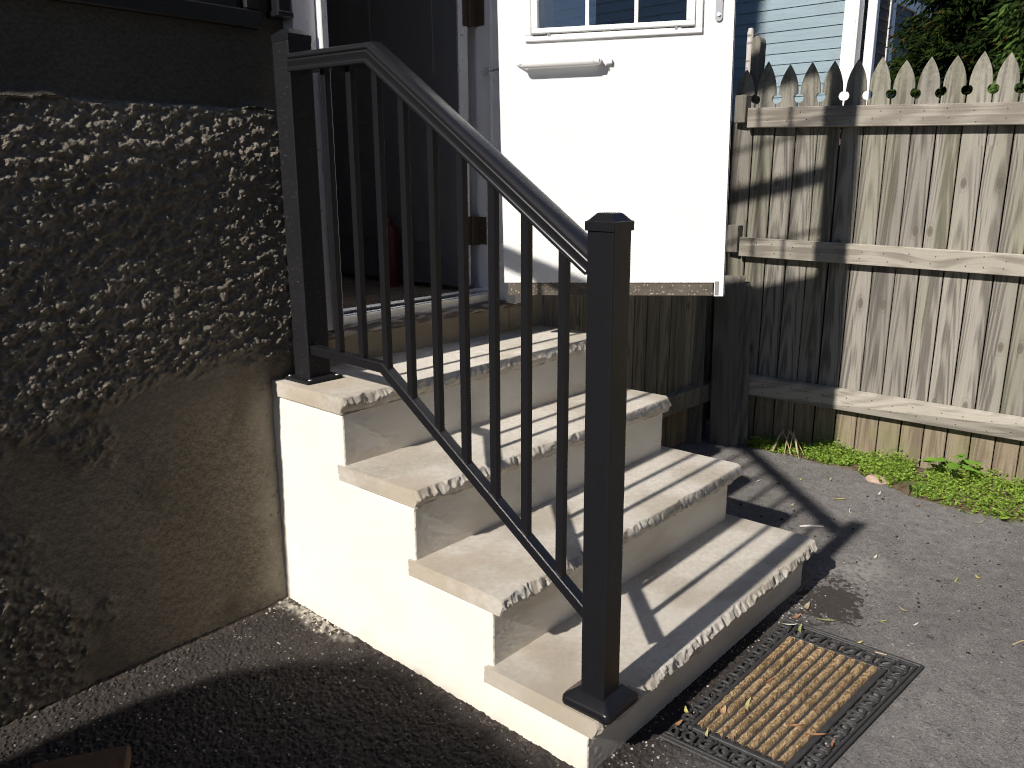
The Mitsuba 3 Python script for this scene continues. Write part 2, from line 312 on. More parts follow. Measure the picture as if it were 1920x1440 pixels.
def tread(i):
    L, R = LO[i], WID + [-.0002, .0022, -.002, 0][i]
    f = Y1 + i * RUN + FO_[i]; b = (FR[i + 1] + .02) if i < 3 else .092
    xs = np.unique(np.concatenate([np.linspace(L, R, 470), np.linspace(R - .02, R, 16)]))
    s = np.linspace(0, 1, 22)
    S, XX = np.meshgrid(s, xs)
    q = np.stack([XX / .021 + 31 * i, S * SLAB / .024, 0 * S + i], -1)
    def facet(sc, sd):                                   # faceted chips: plateaus of jittered cells
        return nnoise(np.stack([XX / sc[0] + 13 * i, S * SLAB / sc[1], 0 * S], -1), sd)
    jag = .30 + .30 * facet((.045, 9.), 1) + .30 * (facet((.014, 9.), 2) - .35) + .16 * (facet((.0065, 9.), 3) - .5)
    jag = np.clip(jag, .12, .85)
    rtop = .006 + .011 * facet((.028, 9.), 4)
    rbot = .006 + .012 * facet((.06, 9.), 8)
    rec = np.where(S < jag, rtop * np.clip(1 - S / jag, 0, 1) ** .85, rbot * np.clip((S - jag) / (1 - jag), 0, 1) ** .55)
    saw = np.abs(((XX / .027 + 3.6 * facet((.045, .4), 11)) % 1.0))                       # chisel flutes: ramps turned to the side
    rec = rec + (.0006 + .0018 * facet((.11, 9.), 13)) * saw * sstep(.9, .2, S) + .0036 * (facet((.010, .016), 5) - .3) + .004 * sstep(.5, .8, facet((.02, .02), 6))
    endr = sstep(R - .028, R, XX) ** 2 * .022 + sstep(L + .006, L, XX) * .003
    under = .012 * sstep(.6, 1., S) * facet((.035, .3), 9)
    yf = f + rec + endr + under - .003
    zt = lambda x, y: Z1 + i * RISE + SX * x + SY * (y - f) - SLAB * 0
    topedge = .0035 * sstep(.5, .9, facet((.013, .5), 7))
    front = np.stack([XX, yf, zt(XX, yf) - S * (SLAB - .002) - topedge * (1 - S)], -1)     # top to bottom
    yt = np.linspace(0, 1, 14)[::-1]
    YT = f + rec[:, :1] + endr[:, :1] - .003 + (b - f - .012) * yt[None, :] ** 1.6
    XT = np.repeat(xs[:, None], 14, 1)
    ZT = zt(XT, YT) - topedge[:, :1] * (yt[None, :] < .001) + .0002 * nfbm(np.stack([XT / .05, YT / .05, 0 * XT + i], -1), 2, 3)
    top = np.stack([XT, YT, ZT], -1)[:, :-1]              # back to front
    bot = np.stack([front[:, -1], front[:, -1] * [1, 0, 1] + [0, b, 0]], 1)[:, 1:]
    ring = np.concatenate([top, front, bot], 1)
    ring = np.concatenate([ring, ring[:, :1]], 1)
    m = grid_mesh(ring)
    caps = []
    for col_, sgn in ((0, 1), (-1, -1)):
        loop = ring[col_, :-1]; pg = Polygon(loop[:, 1:]).buffer(0)
        c2 = extr(pg if pg.geom_type == 'Polygon' else max(pg.geoms, key=lambda g_: g_.area), .001)
        vv = np.column_stack([c2.vertices[:, 2] * sgn + loop[:, 0].mean() - .0005 * sgn, c2.vertices[:, 0], c2.vertices[:, 1]])
        c2 = trimesh.Trimesh(vv, c2.faces, process=False); c2.fix_normals(); caps.append(c2)
    m.merge_vertices(); m.fix_normals()
    if (m.face_normals[m.triangles_center[:, 2] > m.vertices[:, 2].mean() + .012][:, 2]).mean() < 0: m.invert()
    out = cat([m] + caps)
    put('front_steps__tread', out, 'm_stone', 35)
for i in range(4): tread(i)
lab('front_steps', 'four pale stone treads with rough chiselled front edges on cream stucco risers', 'steps')
labels['front_steps__tread'] = {'label': 'lowest tread, carrying the newel post'}

# ------------------------------------------------------------------ railing
RXC = .058
def sweep_profile(prof, path, x):
    """prof (k,2): x offset, normal offset; path (n,2): y, z; mitred"""
    P = np.asarray(path, float); d = np.diff(P, axis=0); d /= np.linalg.norm(d, axis=1, keepdims=True)
    nrm = np.column_stack([d[:, 1], -d[:, 0]])
    nrm *= np.sign(nrm[:, 1:2])
    vs = []
    for i in range(len(P)):
        if i == 0: nn = nrm[0]
        elif i == len(P) - 1: nn = nrm[-1]
        else:
            nn = nrm[i - 1] + nrm[i]; nn = nn / (nn @ nrm[i])
        vs.append(np.column_stack([x + prof[:, 0], P[i, 0] + prof[:, 1] * nn[0], P[i, 1] + prof[:, 1] * nn[1]]))
    V = np.vstack(vs); k = len(prof); F = []
    for a in range(len(P) - 1):
        for j in range(k):
            q = (j + 1) % k
            F += [(a * k + j, a * k + q, (a + 1) * k + q), (a * k + j, (a + 1) * k + q, (a + 1) * k + j)]
    for base, rev in ((0, True), ((len(P) - 1) * k, False)):
        for j in range(1, k - 1):
            F.append((base, base + j, base + j + 1) if not rev else (base, base + j + 1, base + j))
    m = trimesh.Trimesh(V, F, process=False); m.fix_normals(); return m
half = [(.0, .0250), (.010, .0244), (.018, .0228), (.0250, .0195), (.0290, .0150), (.0300, .0110), (.0285, .0080), (.0258, .0066), (.0258, .0048), (.0285, .0040), (.0296, .0018), (.0290, -.0020), (.0268, -.0060), (.0262, -.0130), (.0290, -.0150), (.0302, -.0172), (.0300, -.0225), (.0280, -.0245)]
prof = np.array(half + [(-a, b) for a, b in half[::-1][:-1]])
def skew(m):
    m.vertices[:, 0] += .022 * (m.vertices[:, 1] + 1.06); return m
put('stair_railing__handrail', skew(sweep_profile(prof, [(-.076, 1.532), (-.398, 1.526), (-1.060, 1.080)], RXC)), 'm_rail_iron', 26)
bp = np.array([(-.013, 0), (-.013, -.024), (.013, -.024), (.013, 0), (.0105, 0), (.0105, -.0215), (-.0105, -.0215), (-.0105, 0)])
bp = np.array([(-.0145, .0), (-.0145, -.022), (-.0125, -.024), (.0125, -.024), (.0145, -.022), (.0145, 0), (.0125, .002), (-.0125, .002)])
put('stair_railing__bottom_rail', skew(sweep_profile(bp, [(-.074, .781), (-.388, .778), (-1.062, .328)], RXC)), 'm_iron', 28)
for y in (-.196, -.299, -.399, -.491, -.589, -.682, -.777, -.873, -.975):
    zb = .778 if y > -.388 else .778 - (-.388 - y) * .6677
    zt_ = 1.508 if y > -.398 else 1.502 - (-.398 - y) * .6738
    put('stair_railing__baluster', skew(bx(RXC - .0095, RXC + .0095, y - .0095, y + .0095, zb - .012, zt_, .0015)), 'm_iron')
def sqloft(levels, cx, cy, lean=(0, 0)):
    vs, F = [], []
    nn = 20
    for z, a, r in levels:
        ring = []
        for q in range(4):
            for j in range(nn // 4):
                th = (q + j / (nn // 4 - 1)) * np.pi / 2
                sx, sy = (1, 1, -1, -1)[q], None
                cxs, cys = ((1, 1), (-1, 1), (-1, -1), (1, -1))[q]
                ring.append((cx + cxs * (a - r) + r * np.cos(th) + lean[0] * z, cy + cys * (a - r) + r * np.sin(th) + lean[1] * z, z))
        vs.append(ring)
    V = np.array(vs).reshape(-1, 3); k = nn
    for a in range(len(levels) - 1):
        for j in range(k):
            q = (j + 1) % k
            F += [(a * k + j, a * k + q, (a + 1) * k + q), (a * k + j, (a + 1) * k + q, (a + 1) * k + j)]
    for j in range(1, k - 1):
        F += [(0, j + 1, j), ((len(levels) - 1) * k, (len(levels) - 1) * k + j, (len(levels) - 1) * k + j + 1)]
    m = trimesh.Trimesh(V, F, process=False); m.fix_normals(); return m
NCX, NCY = .0560, -1.0925
LEAN = (-.005, .003)
put('stair_railing__newel_post', sqloft([(Z1 + .004, .0305, .003), (1.158, .0305, .003)], NCX, NCY, LEAN), 'm_iron', 40)
put('stair_railing__newel_post__cap', sqloft([(1.146, .034, .002), (1.163, .034, .002), (1.165, .030, .002), (1.178, .018, .002), (1.179, .016, .002)], NCX, NCY, LEAN), 'm_iron', 25)
zt0 = Z1 - .001
put('stair_railing__newel_post__base_flange', sqloft([(zt0 - .002, .062, .012), (zt0 + .004, .065, .014), (zt0 + .016, .0645, .014), (zt0 + .022, .061, .013), (zt0 + .035, .041, .006), (zt0 + .039, .036, .004), (zt0 + .040, .031, .003)], NCX + .010, NCY + .006), 'm_iron', 50)
WPX, WPY = .0935, -.0375
z4 = Z1 + 3 * RISE
put('stair_railing__wall_post', sqloft([(z4 + .004, .0365, .003), (1.598, .0365, .003)], WPX, WPY), 'm_iron_dusty', 40)
put('stair_railing__wall_post__cap', sqloft([(1.586, .0375, .002), (1.603, .0375, .002), (1.605, .033, .002), (1.617, .019, .002)], WPX, WPY), 'm_iron', 25)
put('stair_railing__wall_post__base_plate', sqloft([(z4 - .003, .061, .008), (z4 + .006, .061, .008), (z4 + .0075, .059, .008)], WPX - .003, WPY - .006), 'm_iron_dusty', 40)
for sx in (-.050, .044):
    for sy in (-.055, .040):
        mm = trimesh.creation.icosphere(subdivisions=1, radius=.006); mm.apply_scale([1, 1, .6]); mm.apply_translation([WPX + sx, WPY + sy, z4 + .008])
        put('stair_railing__wall_post__bolt', mm, 'm_metal', 40)
lab('stair_railing', 'black metal stair railing with square newel post and nine balusters beside the steps', 'railing')

# ------------------------------------------------------------------ the stucco house with its doorway
WY = .055
wx = np.concatenate([[-12, -8, -5, -3, -2.2, -1.7, -1.3, -1.1], np.arange(-1.0, .165, .0032), [.168]])
wz = np.concatenate([[-.4, -.2], np.arange(-.10, 1.72, .0032), np.arange(1.74, 2.2, .03), [2.4, 2.8, 3.4]])
XW, ZW = np.meshgrid(wx, wz, indexing='ij')
Pw = np.stack([XW, 0 * XW, ZW], -1)
zl = .745 - .10 * sstep(-.25, -.75, XW) + .05 * (nfbm(Pw / .16, 3, 21) - .5) + .07 * (nfbm(Pw / .035, 3, 22) - .5)
z_top = 1.418 + .020 * (nfbm(np.stack([XW / .07, 0 * XW, 0 * XW], -1), 4, 31) - .5)
zone = sstep(zl - .03, zl + .035, ZW) * (ZW < z_top)
lowpatch = sstep(.44, .70, nfbm(Pw / .17, 4, 44) + .24 * sstep(-.40, -.75, XW) - .12) * sstep(zl, zl - .05, ZW) * sstep(-.28, -.5, XW)
zone = np.maximum(zone, lowpatch * .8)
dens = .75 + .25 * nfbm(Pw / .12, 2, 9)
dash = .0030 * nnoise(Pw / .0085, 51) + .0088 * sstep(.28, .74, nfbm(Pw / .020, 3, 58))
rs = np.random.default_rng(77)
bump_h = np.zeros_like(XW); nb_ = 62000
bxs, bzs = rs.uniform(-.97, .16, nb_), rs.uniform(-.02, 1.43, nb_); brs = .0024 + .0044 * rs.random(nb_) ** 3; bas = brs * rs.uniform(.35, .9, nb_)
keep = nfbm(np.column_stack([bxs / .020, 0 * bxs, bzs / .020]), 3, 58) > rs.uniform(.25, .62, nb_)
i0x, i0z = np.searchsorted(wx, bxs), np.searchsorted(wz, bzs)
for q in np.nonzero(keep)[0]:
    i, k, R_ = i0x[q], i0z[q], brs[q]
    sl_ = (slice(max(i - 4, 0), i + 5), slice(max(k - 4, 0), k + 5))
    d2 = ((XW[sl_] - bxs[q]) ** 2 + (ZW[sl_] - bzs[q]) ** 2) / R_ ** 2
    np.maximum(bump_h[sl_], bas[q] * np.sqrt(np.clip(1 - d2, 0, 1)), out=bump_h[sl_])
dash = dash + bump_h
wl = .042 * np.clip(XW + .72, 0, .87)
wu = .054 * np.clip(XW + .86, 0, .46) - .030 * np.clip(XW + .40, 0, .22) + .030 * np.clip(XW + .14, 0, .3)
wm = sstep(1.0, 1.22, ZW + .12 * (nfbm(Pw / .2, 2, 88) - .5))
wedge = .004 + (wl * (1 - wm) + wu * wm) * (1 - .75 * sstep(z_top - .13, z_top, ZW)) * sstep(.56, .76, ZW) * sstep(z_top + .002, z_top - .008, ZW) + .004 * sstep(.56, .76, ZW) * (ZW >= z_top)
wedge += .010 * sstep(-.52, -.42, XW) * sstep(-.40, -.47, XW) * 0
und = (.010 * (nfbm(Pw / .42, 2, 61) - .5) + .003 * (nfbm(Pw / .14, 2, 62) - .5)) * (.04 + .96 * sstep(.62, .85, ZW) * (ZW < z_top))
und *= sstep(1.0, .9, np.abs(XW + .1)) * sstep(1.0, .9, np.abs(ZW - .8))
smo = .0006 * nnoise(Pw / .0085, 71) + .0003 * (nfbm(Pw / .06, 2, 72) - .4) * sstep(zl + .02, zl - .06, ZW)
ledge = .008 * sstep(z_top + .001, z_top - .004, ZW)
flare = .018 * sstep(z_top + .045 * nnoise(np.stack([XW / .09, 0 * XW, 0 * XW], -1), 81), z_top, ZW) * (ZW >= z_top - .002) * sstep(.45, .75, nnoise(np.stack([XW / .075, 0 * XW, ZW / .2], -1), 82))
pits = -.006 * sstep(.86, .94, nnoise(Pw / .014, 91)) * sstep(-.08, .0, XW) * (ZW < .7)
YW = WY + .010 * np.clip(XW - .1, -1.3, .1) - (wedge + zone * dash + und + smo + ledge * zone + flare + pits)
wm = orient(grid_mesh(np.stack([XW, YW, ZW], -1)), (0, -1, 0))
put('stucco_house__wall', wm, 'm_stucco', True)
labels['stucco_house__wall'] = {'label': 'taupe wall of rough dashed stucco with smooth bands above and below'}
DX0, DX1, HX = .225, .985, 1.262
body = []
body.append(bx(HX - .20, HX, WY + .001, .30, -.4, 3.4))                       # wall right of the doorway
body.append(bx(.166, HX - .2, WY + .002, .30, 2.93, 3.4))                       # above the doorway
body.append(bx(.155, HX - .2, WY + .004, .30, -.4, .772))                       # under the sill
put('stucco_house__door_wall', cat(body), 'm_cream_shade')
hall = []
hall.append(bx(-.6, 1.6, 2.6, 2.7, .7, 3.3)); hall.append(bx(-.6, -.5, .3, 2.6, .7, 3.3)); hall.append(bx(1.45, 1.55, .3, 2.6, .7, 3.3))
hall.append(bx(-.6, 1.6, .30, 2.7, 3.0, 3.1))
hall.append(bx(-.6, .2, .28, .34, .7, 3.1)); hall.append(bx(1.0, 1.6, .28, .34, .7, 3.1))
put('stucco_house__hallway', cat(hall), 'm_room')
put('stucco_house__hall_floor', bx(-.5, 1.45, .12, 2.6, .77, .826), 'm_floor')
# jambs, casing
cas = [bx(.128, .2025, .0005, .30, .80, 2.96, .002), bx(.203, DX0, -.024, .002, .80, 2.96, .002), bx(.2028, DX0 - .004, .0022, .30, .80, 2.96, .002)]
put('stucco_house__left_jamb', cat(cas), 'm_trim')
cas = [bx(DX1, 1.062, -.035, .145, .79, 2.96, .003), bx(DX1 + .012, 1.062, .145, .30, .79, 2.96), bx(DX1 - .006, DX1 + .004, .066, .076, .79, 2.96), bx(DX1 - .004, DX1 + .006, -.042, -.0355, .79, 2.96)]
put('stucco_house__right_jamb', cat(cas), 'm_trim')
put('stucco_house__door_head', bx(DX0, DX1, .02, .30, 2.86, 2.96, .003), 'm_trim')
nx = np.linspace(.158, 1.10, 160)
nos = []
for x0, x1 in zip(nx[:-1], nx[1:]): pass
a = np.linspace(0, 2 * np.pi, 14, endpoint=False)
ring = np.stack([np.repeat(nx[:, None], 14, 1), .035 + .040 * np.sign(np.cos(a)) * np.abs(np.cos(a)) ** .6 + 0 * nx[:, None], .784 + .0155 * np.sign(np.sin(a)) * np.abs(np.sin(a)) ** .6 + 0 * nx[:, None]], -1)
ring[..., 1:] += .004 * (nnoise(ring / .02, 5)[..., None] - .5)
ring = np.concatenate([ring, ring[:, :1]], 1)
ns = grid_mesh(ring); ns.fix_normals()
put('stucco_house__sill', cat([ns, bx(.160, 1.098, .02, .12, .772, .794)]), 'm_sill', 40)
put('stucco_house__threshold', cat([bx(DX0 - .018, DX1 + .006, .045, .060, .797, .826, .002), bx(DX0 - .02, DX1 + .01, .058, .125, .810, .829, .003), bx(DX0 - .02, DX1 + .01, .116, .135, .822, .836, .003)]), 'm_metal')
# inner door, opened into the hall
put('stucco_house__inner_door', bx(.908, .954, .150, .93, .845, 2.85, .002), 'm_trim')
put('stucco_house__inner_door__panel', cat([bx(.902, .909, .153, .93, .845, 2.85)] + [bx(.8985, .9035, y0, y0 + .27, z0, z1, .002) for y0 in (.27, .61) for z0, z1 in ((1.0, 1.45), (1.6, 2.7))]), 'm_door_in')
for zc in (1.047, 1.80):
    put('stucco_house__inner_door__hinge', cat([bx(.958, .9845, .132, .1365, zc - .052, zc + .052, .001), bx(.928, .952, .1455, .1505, zc - .052, zc + .052, .001), trimesh.creation.cylinder(.007, .106, sections=14, transform=frame((.957, .143, zc), (1, 0, 0), (0, 1, 0), (0, 0, 1))), bx(.982, .9855, .098, .136, zc - .05, zc + .05, .001)]), 'm_brass')
# window high on the stucco wall
wf = []
x1w, zb = .048, 1.642
wf += [bx(-.95, x1w, WY - .035, WY + .06, zb - .022, zb + .022, .004), bx(x1w - .045, x1w, WY - .034, WY + .06, zb + .022, 2.7, .004), bx(-.95, -.905, WY - .034, WY + .06, zb + .022, 2.7, .004), bx(x1w - .062, x1w - .052, WY - .012, WY + .05, zb + .022, 2.7)]
put('stucco_house__window', cat(wf), 'm_black')
put('stucco_house__window__pane', bx(-.905, x1w - .062, WY - .022, WY - .018, zb + .022, 2.7), 'm_black')
# black drain pipe beside the window, above the wall post
dp = cat([bx(.080, .124, -.006, .044, 1.66, 3.4, .005), bx(.076, .127, -.010, .046, 1.652, 1.668, .003)])
put('stucco_house__drain_pipe', dp, 'm_iron')
# the rest of the house: low addition with roof, tall main block behind
blk = [bx(-12, -11.8, .06, 1.86, -.4, 3.4), bx(HX - .2, HX - .001, .30, 1.88, -.4, 3.4), bx(-12, HX, .02, 1.9, 3.401, 3.5)]
put('stucco_house__addition', cat(blk), 'm_render')
put('stucco_house__main_block', bx(-12, HX + .02, 1.88, 9.5, -.4, 7.6), 'm_render')
rf = trimesh.convex.convex_hull(np.array([(x, y, z) for x in (-12.2, HX + .2) for y, z in ((1.7, 7.61), (9.7, 7.61), (5.7, 10.2))]))
put('stucco_house__roof', rf, 'm_roof')
lab('stucco_house', 'house wall of rough taupe stucco with an open doorway above the steps', 'house')

# ------------------------------------------------------------------ storm door, opened outwards
dp_ = np.array([.8854, -.0775, .8349]); TH, TAU = .5385, .0202
e0 = np.array([math.sin(TH), -math.cos(TH), 0]); zz = np.array([0, 0, 1.])
S_ = e0 * math.cos(TAU) + zz * math.sin(TAU); T_ = -e0 * math.sin(TAU) + zz * math.cos(TAU)
Nn = np.cross(T_, S_); Nn = Nn if Nn[0] < 0 else -Nn          # towards the camera side (-X)
DM = frame(dp_, S_, T_, np.cross(S_, T_))
nsgn = 1 if np.cross(S_, T_) @ Nn > 0 else -1
def dbox(s0, s1, t0, t1, n0, n1, ch=.0):                        # n measured towards the camera side
    a, b = sorted((n0 * nsgn, n1 * nsgn))
    return xf(bx(s0, s1, t0, t1, a, b, ch), DM)
DW, TT = .7473, 1.99
gl, gr, gb, gt = .1337, .6014, .8688, 1.785
hole = sbox(gl - .02, gb - .02, gr + .02, gt + .02)
outl = Polygon([(0, .046), (DW - .03, .046), (DW - .03, 0), (DW, 0), (DW, TT), (0, TT)])
sl = extr(outl.difference(hole), .035)
if nsgn > 0: sl.apply_translation([0, 0, -.035])
slab = [xf(sl, DM)]
sd = 'stucco_house__storm_door'
put(sd, cat(slab), 'm_white')
fr = [dbox(.089, .652, gb - .040, gb - .022, 0, .010, .002), dbox(.089, .652, gt + .022, gt + .045, 0, .010, .002), dbox(.089, .110, gb - .022, gt + .022, 0, .010, .002), dbox(.631, .652, gb - .022, gt + .022, 0, .010, .002)]
fr += [dbox(.112, .629, gb - .017, gb - .001, -.030, .012, .002), dbox(.112, .629, gt + .001, gt + .018, -.030, .012, .002), dbox(.112, gl - .001, gb - .001, gt + .001, -.030, .012, .002), dbox(gr + .001, .629, gb - .001, gt + .001, -.030, .012, .002)]
put(sd + '__window_frame', cat(fr), 'm_white')
trows = [gb, 1.074, 1.296, 1.362, 1.531, gt]
scol = [gl, gl + .1559, gl + .3118, gr]
for a_, b_ in ((0, 1), (1, 2), (3, 4), (4, 5)):
    for j in range(3):
        q = np.array([[scol[j], trows[a_]], [scol[j + 1], trows[a_]], [scol[j + 1], trows[b_]], [scol[j], trows[b_]]])
        vv = np.array([dp_ + S_ * s + T_ * t + Nn * -.0205 for s, t in q])
        vv = np.vstack([vv, vv + Nn * .006])
        put(sd + '__pane', (vv, np.array([[0, 1, 2], [0, 2, 3], [4, 5, 6], [4, 6, 7]])), 'm_glass')
mun = [dbox(scol[j] - .006, scol[j] + .006, gb, gt, -.026, -.014) for j in (1, 2)] + [dbox(gl, gr, t - .006, t + .006, -.0255, -.0145) for t in (1.074, 1.531)]
mun += [dbox(gl, gr, 1.296, 1.362, -.028, .004, .002)]
put(sd + '__muntin', cat(mun), 'm_white')
put(sd + '__window_latch', cat([dbox(.113, .160, gb - .0205, gb - .0175, .004, .016), dbox(.585, .627, gb - .0205, gb - .0175, .004, .016), dbox(.165, .173, gb - .026, gb - .017, .003, .012), dbox(.567, .575, gb - .026, gb - .017, .003, .012)]), 'm_gasket')
put(sd + '__sweep', dbox(.012, DW - .034, .001, .0455, -.030, -.004, .001), 'm_sweep')
put(sd + '__edge_strip', cat([dbox(DW + .0005, DW + .004, .004, TT, -.028, -.006), dbox(DW - .028, DW - .016, .004, .05, -.002, .002)]), 'm_gasket')
hb = affinity.scale(Polygon([(math.cos(a) * .011, math.sin(a) * .011 + (.1 if math.sin(a) >= 0 else 0)) for a in np.linspace(0, 2 * np.pi, 40, endpoint=False)]), 1, 1)
hm = extr(hb, .006); hm.apply_translation([DW - .047, .871, 0 if nsgn > 0 else -.006])
knob = trimesh.creation.cylinder(.005, .012, sections=12, transform=frame((DW - .047, .879, .004 * nsgn), (1, 0, 0), (0, 1, 0), (0, 0, 1)))
put(sd + '__handle', xf(hm, DM), 'm_plate'); put(sd + '__handle_screw', xf(knob, DM), 'm_metal')
def dcyl(s0, s1, t, nn, r, sec=24):
    c = trimesh.creation.cylinder(r, abs(s1 - s0), sections=sec)
    M = frame(((s0 + s1) / 2, t, nn * nsgn), (0, 0, 1), (0, 1, 0), (1, 0, 0)); M[:3, 1] = np.cross(M[:3, 2], M[:3, 0])
    return xf(xf(c, M), DM)
cl = [dcyl(.088, .315, .758, .032, .0145), dcyl(.084, .090, .758, .032, .0125), dcyl(.315, .333, .758, .032, .0115), dbox(.320, .372, .749, .767, .002, .014, .002), dbox(.327, .339, .752, .764, .010, .036, .001), dbox(.350, .354, .745, .750, .002, .020)]
put(sd + '__closer', cat(cl), 'm_white', 40)
A_ = dp_ + S_ * .088 + T_ * .758 + Nn * .032; B_ = np.array([.9835, .085, A_[2] + .004])
put(sd + '__closer_rod', cat([tube([A_, B_], .0035, 8), bx(.976, .9845, .07, .10, B_[2] - .012, B_[2] + .012, .001)]), 'm_metal', 40)

# ------------------------------------------------------------------ picket fences
def picket_poly(w, z0, zn, zt, r, rr):
    h = w / 2 - .001 * rr.random()
    p = [(-h, z0), (h, z0), (h, zn - r)]
    th = np.linspace(-np.pi / 2, np.pi / 2, 9)
    p += [(h - r * np.cos(t) * .95, zn + r * np.sin(t)) for t in th[1:-1]]
    hh = h - .0025
    for t in np.linspace(0, 1, 10):
        p.append((hh * (1 - t ** 2.15), zn + r * .9 + t * (zt - zn - r * .9)))
    left = [(-x, z) for x, z in p[2:-1]][::-1]
    return Polygon(p + left)
def fence(name, O, U, nb, zb_fn, zt, zn, mat, rails, rail_mat, rr, thick=.016, gap=.0042, skip=()):
    O, U = np.array([*O, 0.]), np.array([*U, 0.]); W = np.cross(np.array([0, 0, 1.]), U)     # W points away from the camera for U outward
    if W @ (O - CAM) < 0: W = -W
    for i in range(nb):
        uc = (i + .5) * PITCH
        z0 = zb_fn(O + U * uc)
        poly = picket_poly(PITCH - gap, z0, zn + rr.normal(0, .002), zt + rr.normal(0, .005), .0195, rr)
        back = extr(poly, thick - .003); back.apply_translation([0, 0, .003]); fro = extr(poly, .003)
        sel = fro.vertices[:, 2] < 1e-6; hw_ = (PITCH - gap) / 2
        fro.vertices[sel, 0] *= (1 - .0024 / hw_)
        m = cat([back, fro])
        tl = rr.normal(0, .002)
        M = frame(O + U * (uc + rr.normal(0, .0004)) + W * (rr.normal(.001, .0015)), U + np.array([0, 0, tl * .3]), np.array([0, 0, 1.]) + W * rr.normal(0, .0008) + U * rr.normal(0, .0003), W)
        put(name + '__board', xf(m, M), mat)
    for (za, zb_, h, u0, u1) in rails:
        seg = np.linspace(u0, u1, 24); pts = []
        off = .004 * (nnoise(np.stack([seg / .4, 0 * seg + za * 9, 0 * seg], -1), 4) - .5)
        V = []
        for s, o in zip(seg, off):
            z = za + (zb_ - za) * s / 1.2 + o
            for dw, dz in ((-.050, 0.002), (-.048, 0), (-.002, 0), (-.002, h), (-.048, h), (-.050, h - .002)):
                V.append(O + U * s + W * (dw + o * .5) + np.array([0, 0, z - h + dz]))
        V = np.array(V).reshape(len(seg), 6, 3)
        V = np.concatenate([V, V[:, :1]], 1); m = grid_mesh(V)
        e1 = trimesh.Trimesh(V[0, :6], [(0, 1, 2), (0, 2, 3), (0, 3, 4), (0, 4, 5)], process=False); e2 = trimesh.Trimesh(V[-1, :6], [(0, 2, 1), (0, 3, 2), (0, 4, 3), (0, 5, 4)], process=False)
        m = cat([m, e1, e2]); m.merge_vertices(); m.fix_normals()
        put(name + '__rail', m, rail_mat)
        nl = []
        for i in range(nb):
            for dz in (.3, .7):
                s = (i + .5) * PITCH + rr.normal(0, .012)
                if u0 + .02 < s < u1 - .02:
                    c = trimesh.creation.cylinder(.0028, .002, sections=7); P_ = O + U * s + W * -.0502 + np.array([0, 0, za + (zb_ - za) * s / 1.2 - h * (dz + rr.normal(0, .05))])
                    nl.append(xf(c, frame(P_, U, np.cross(W, U), W)))
        put(name + '__nails', cat(nl), 'm_brass'); lab(list(scene)[-1], kind='stuff')
rr = np.random.default_rng(3)
gz = lambda P: ground_z(P[0], P[1]) + .012
fence('picket_fence', FO, FU, 36, gz, 1.722, 1.576, 'm_fence', [(1.541, 1.520, .086, .075, 3.3), (.958, .922, .087, .075, 3.3), (.300, .238, .094, .10, 3.3)], 'm_rail', rr)
cp = np.array([2.445, -.155])
for z0, z1_ in ((1.475, 1.596), (.885, 1.012)):
    put('picket_fence__corner_block', bx(2.398, 2.452, -.205, -.150, z0, z1_, .003), 'm_plank')
hp = np.array([(x, z) for x, z in [(-.021, -.06), (.021, -.06), (.021, 1.825)]] + [(.021 * math.cos(t), 1.825 + .032 * math.sin(t)) for t in np.linspace(.2, math.pi - .2, 9)] + [(-.021, 1.825)])
mm = xf(extr(Polygon(hp), .06), frame((2.56, -.187, 0), (.0, -1, 0), (0, 0, 1), (-1, 0, 0))); mm.fix_normals()
put('picket_fence__post', mm, 'm_plank')
for yy in (-1.95,):
    put('picket_fence__post', bx(2.88, 2.97, yy - .045, yy + .045, -.1, 1.6, .004), 'm_plank')
lab('picket_fence', 'weathered grey picket fence with three rails and pointed pickets, right of the steps', 'fence')
SU = np.array([math.cos(math.radians(-2.4)), math.sin(math.radians(-2.4))])
fence('picket_fence_001', (1.268, -.052), SU, 12, gz, 1.722, 1.576, 'm_fence_side', [(.245, .245, .088, .02, 1.11)], 'm_plank', rr)
put('picket_fence_001__post', bx(1.264, 1.345, -.03, .055, -.1, 1.66, .004), 'm_plank')
lab('picket_fence_001', 'shaded side fence of upright boards behind the steps, below the open white door', 'fence')
# boards leaning in the corner of the fences
def lean_board(name, base, top, w, th, z1_, label, group=None):
    b = np.array([*base, ground_z(*base) + .002]); t = np.array([*top, z1_])
    ey = (t - b); L = np.linalg.norm(ey); ey /= L
    ex = np.array([.35, -.94, 0]); ex -= ey * (ex @ ey); ex /= np.linalg.norm(ex)
    k = put(name, xf(bx(-w / 2, w / 2, 0, L, 0, th, .002), frame(b, ex, ey, np.cross(ex, ey))), 'm_plank')
    lab(k, label, 'board')
lean_board('leaning_board', (2.335, -.235), (2.395, -.185), .140, .02, .775, 'wide grey board leaning upright in the fence corner, the frontmost of the leaning boards')
lean_board('leaning_board', (2.385, -.265), (2.425, -.205), .13, .02, .735, 'second grey board, mostly hidden behind the widest leaning board in the fence corner')
lean_board('leaning_board', (2.245, -.110), (2.275, -.075), .085, .02, .95, 'narrow dark board upright against the side fence left of the widest leaning board')
put('stake', tube([(2.75, -.048, -.05), (2.75, -.045, 1.0), (2.75, -.036, 1.915), (2.75, -.036, 1.935)], [.0165, .0165, .0165, .012], 12), 'm_pvc', 40)
put('stake__pin', tube([(2.75, -.036, 1.900), (2.74, -.085, 1.905)], .003, 6), 'm_bark')
lab('stake', 'pale weathered pole standing behind the fence corner beside the blue house', 'pole')

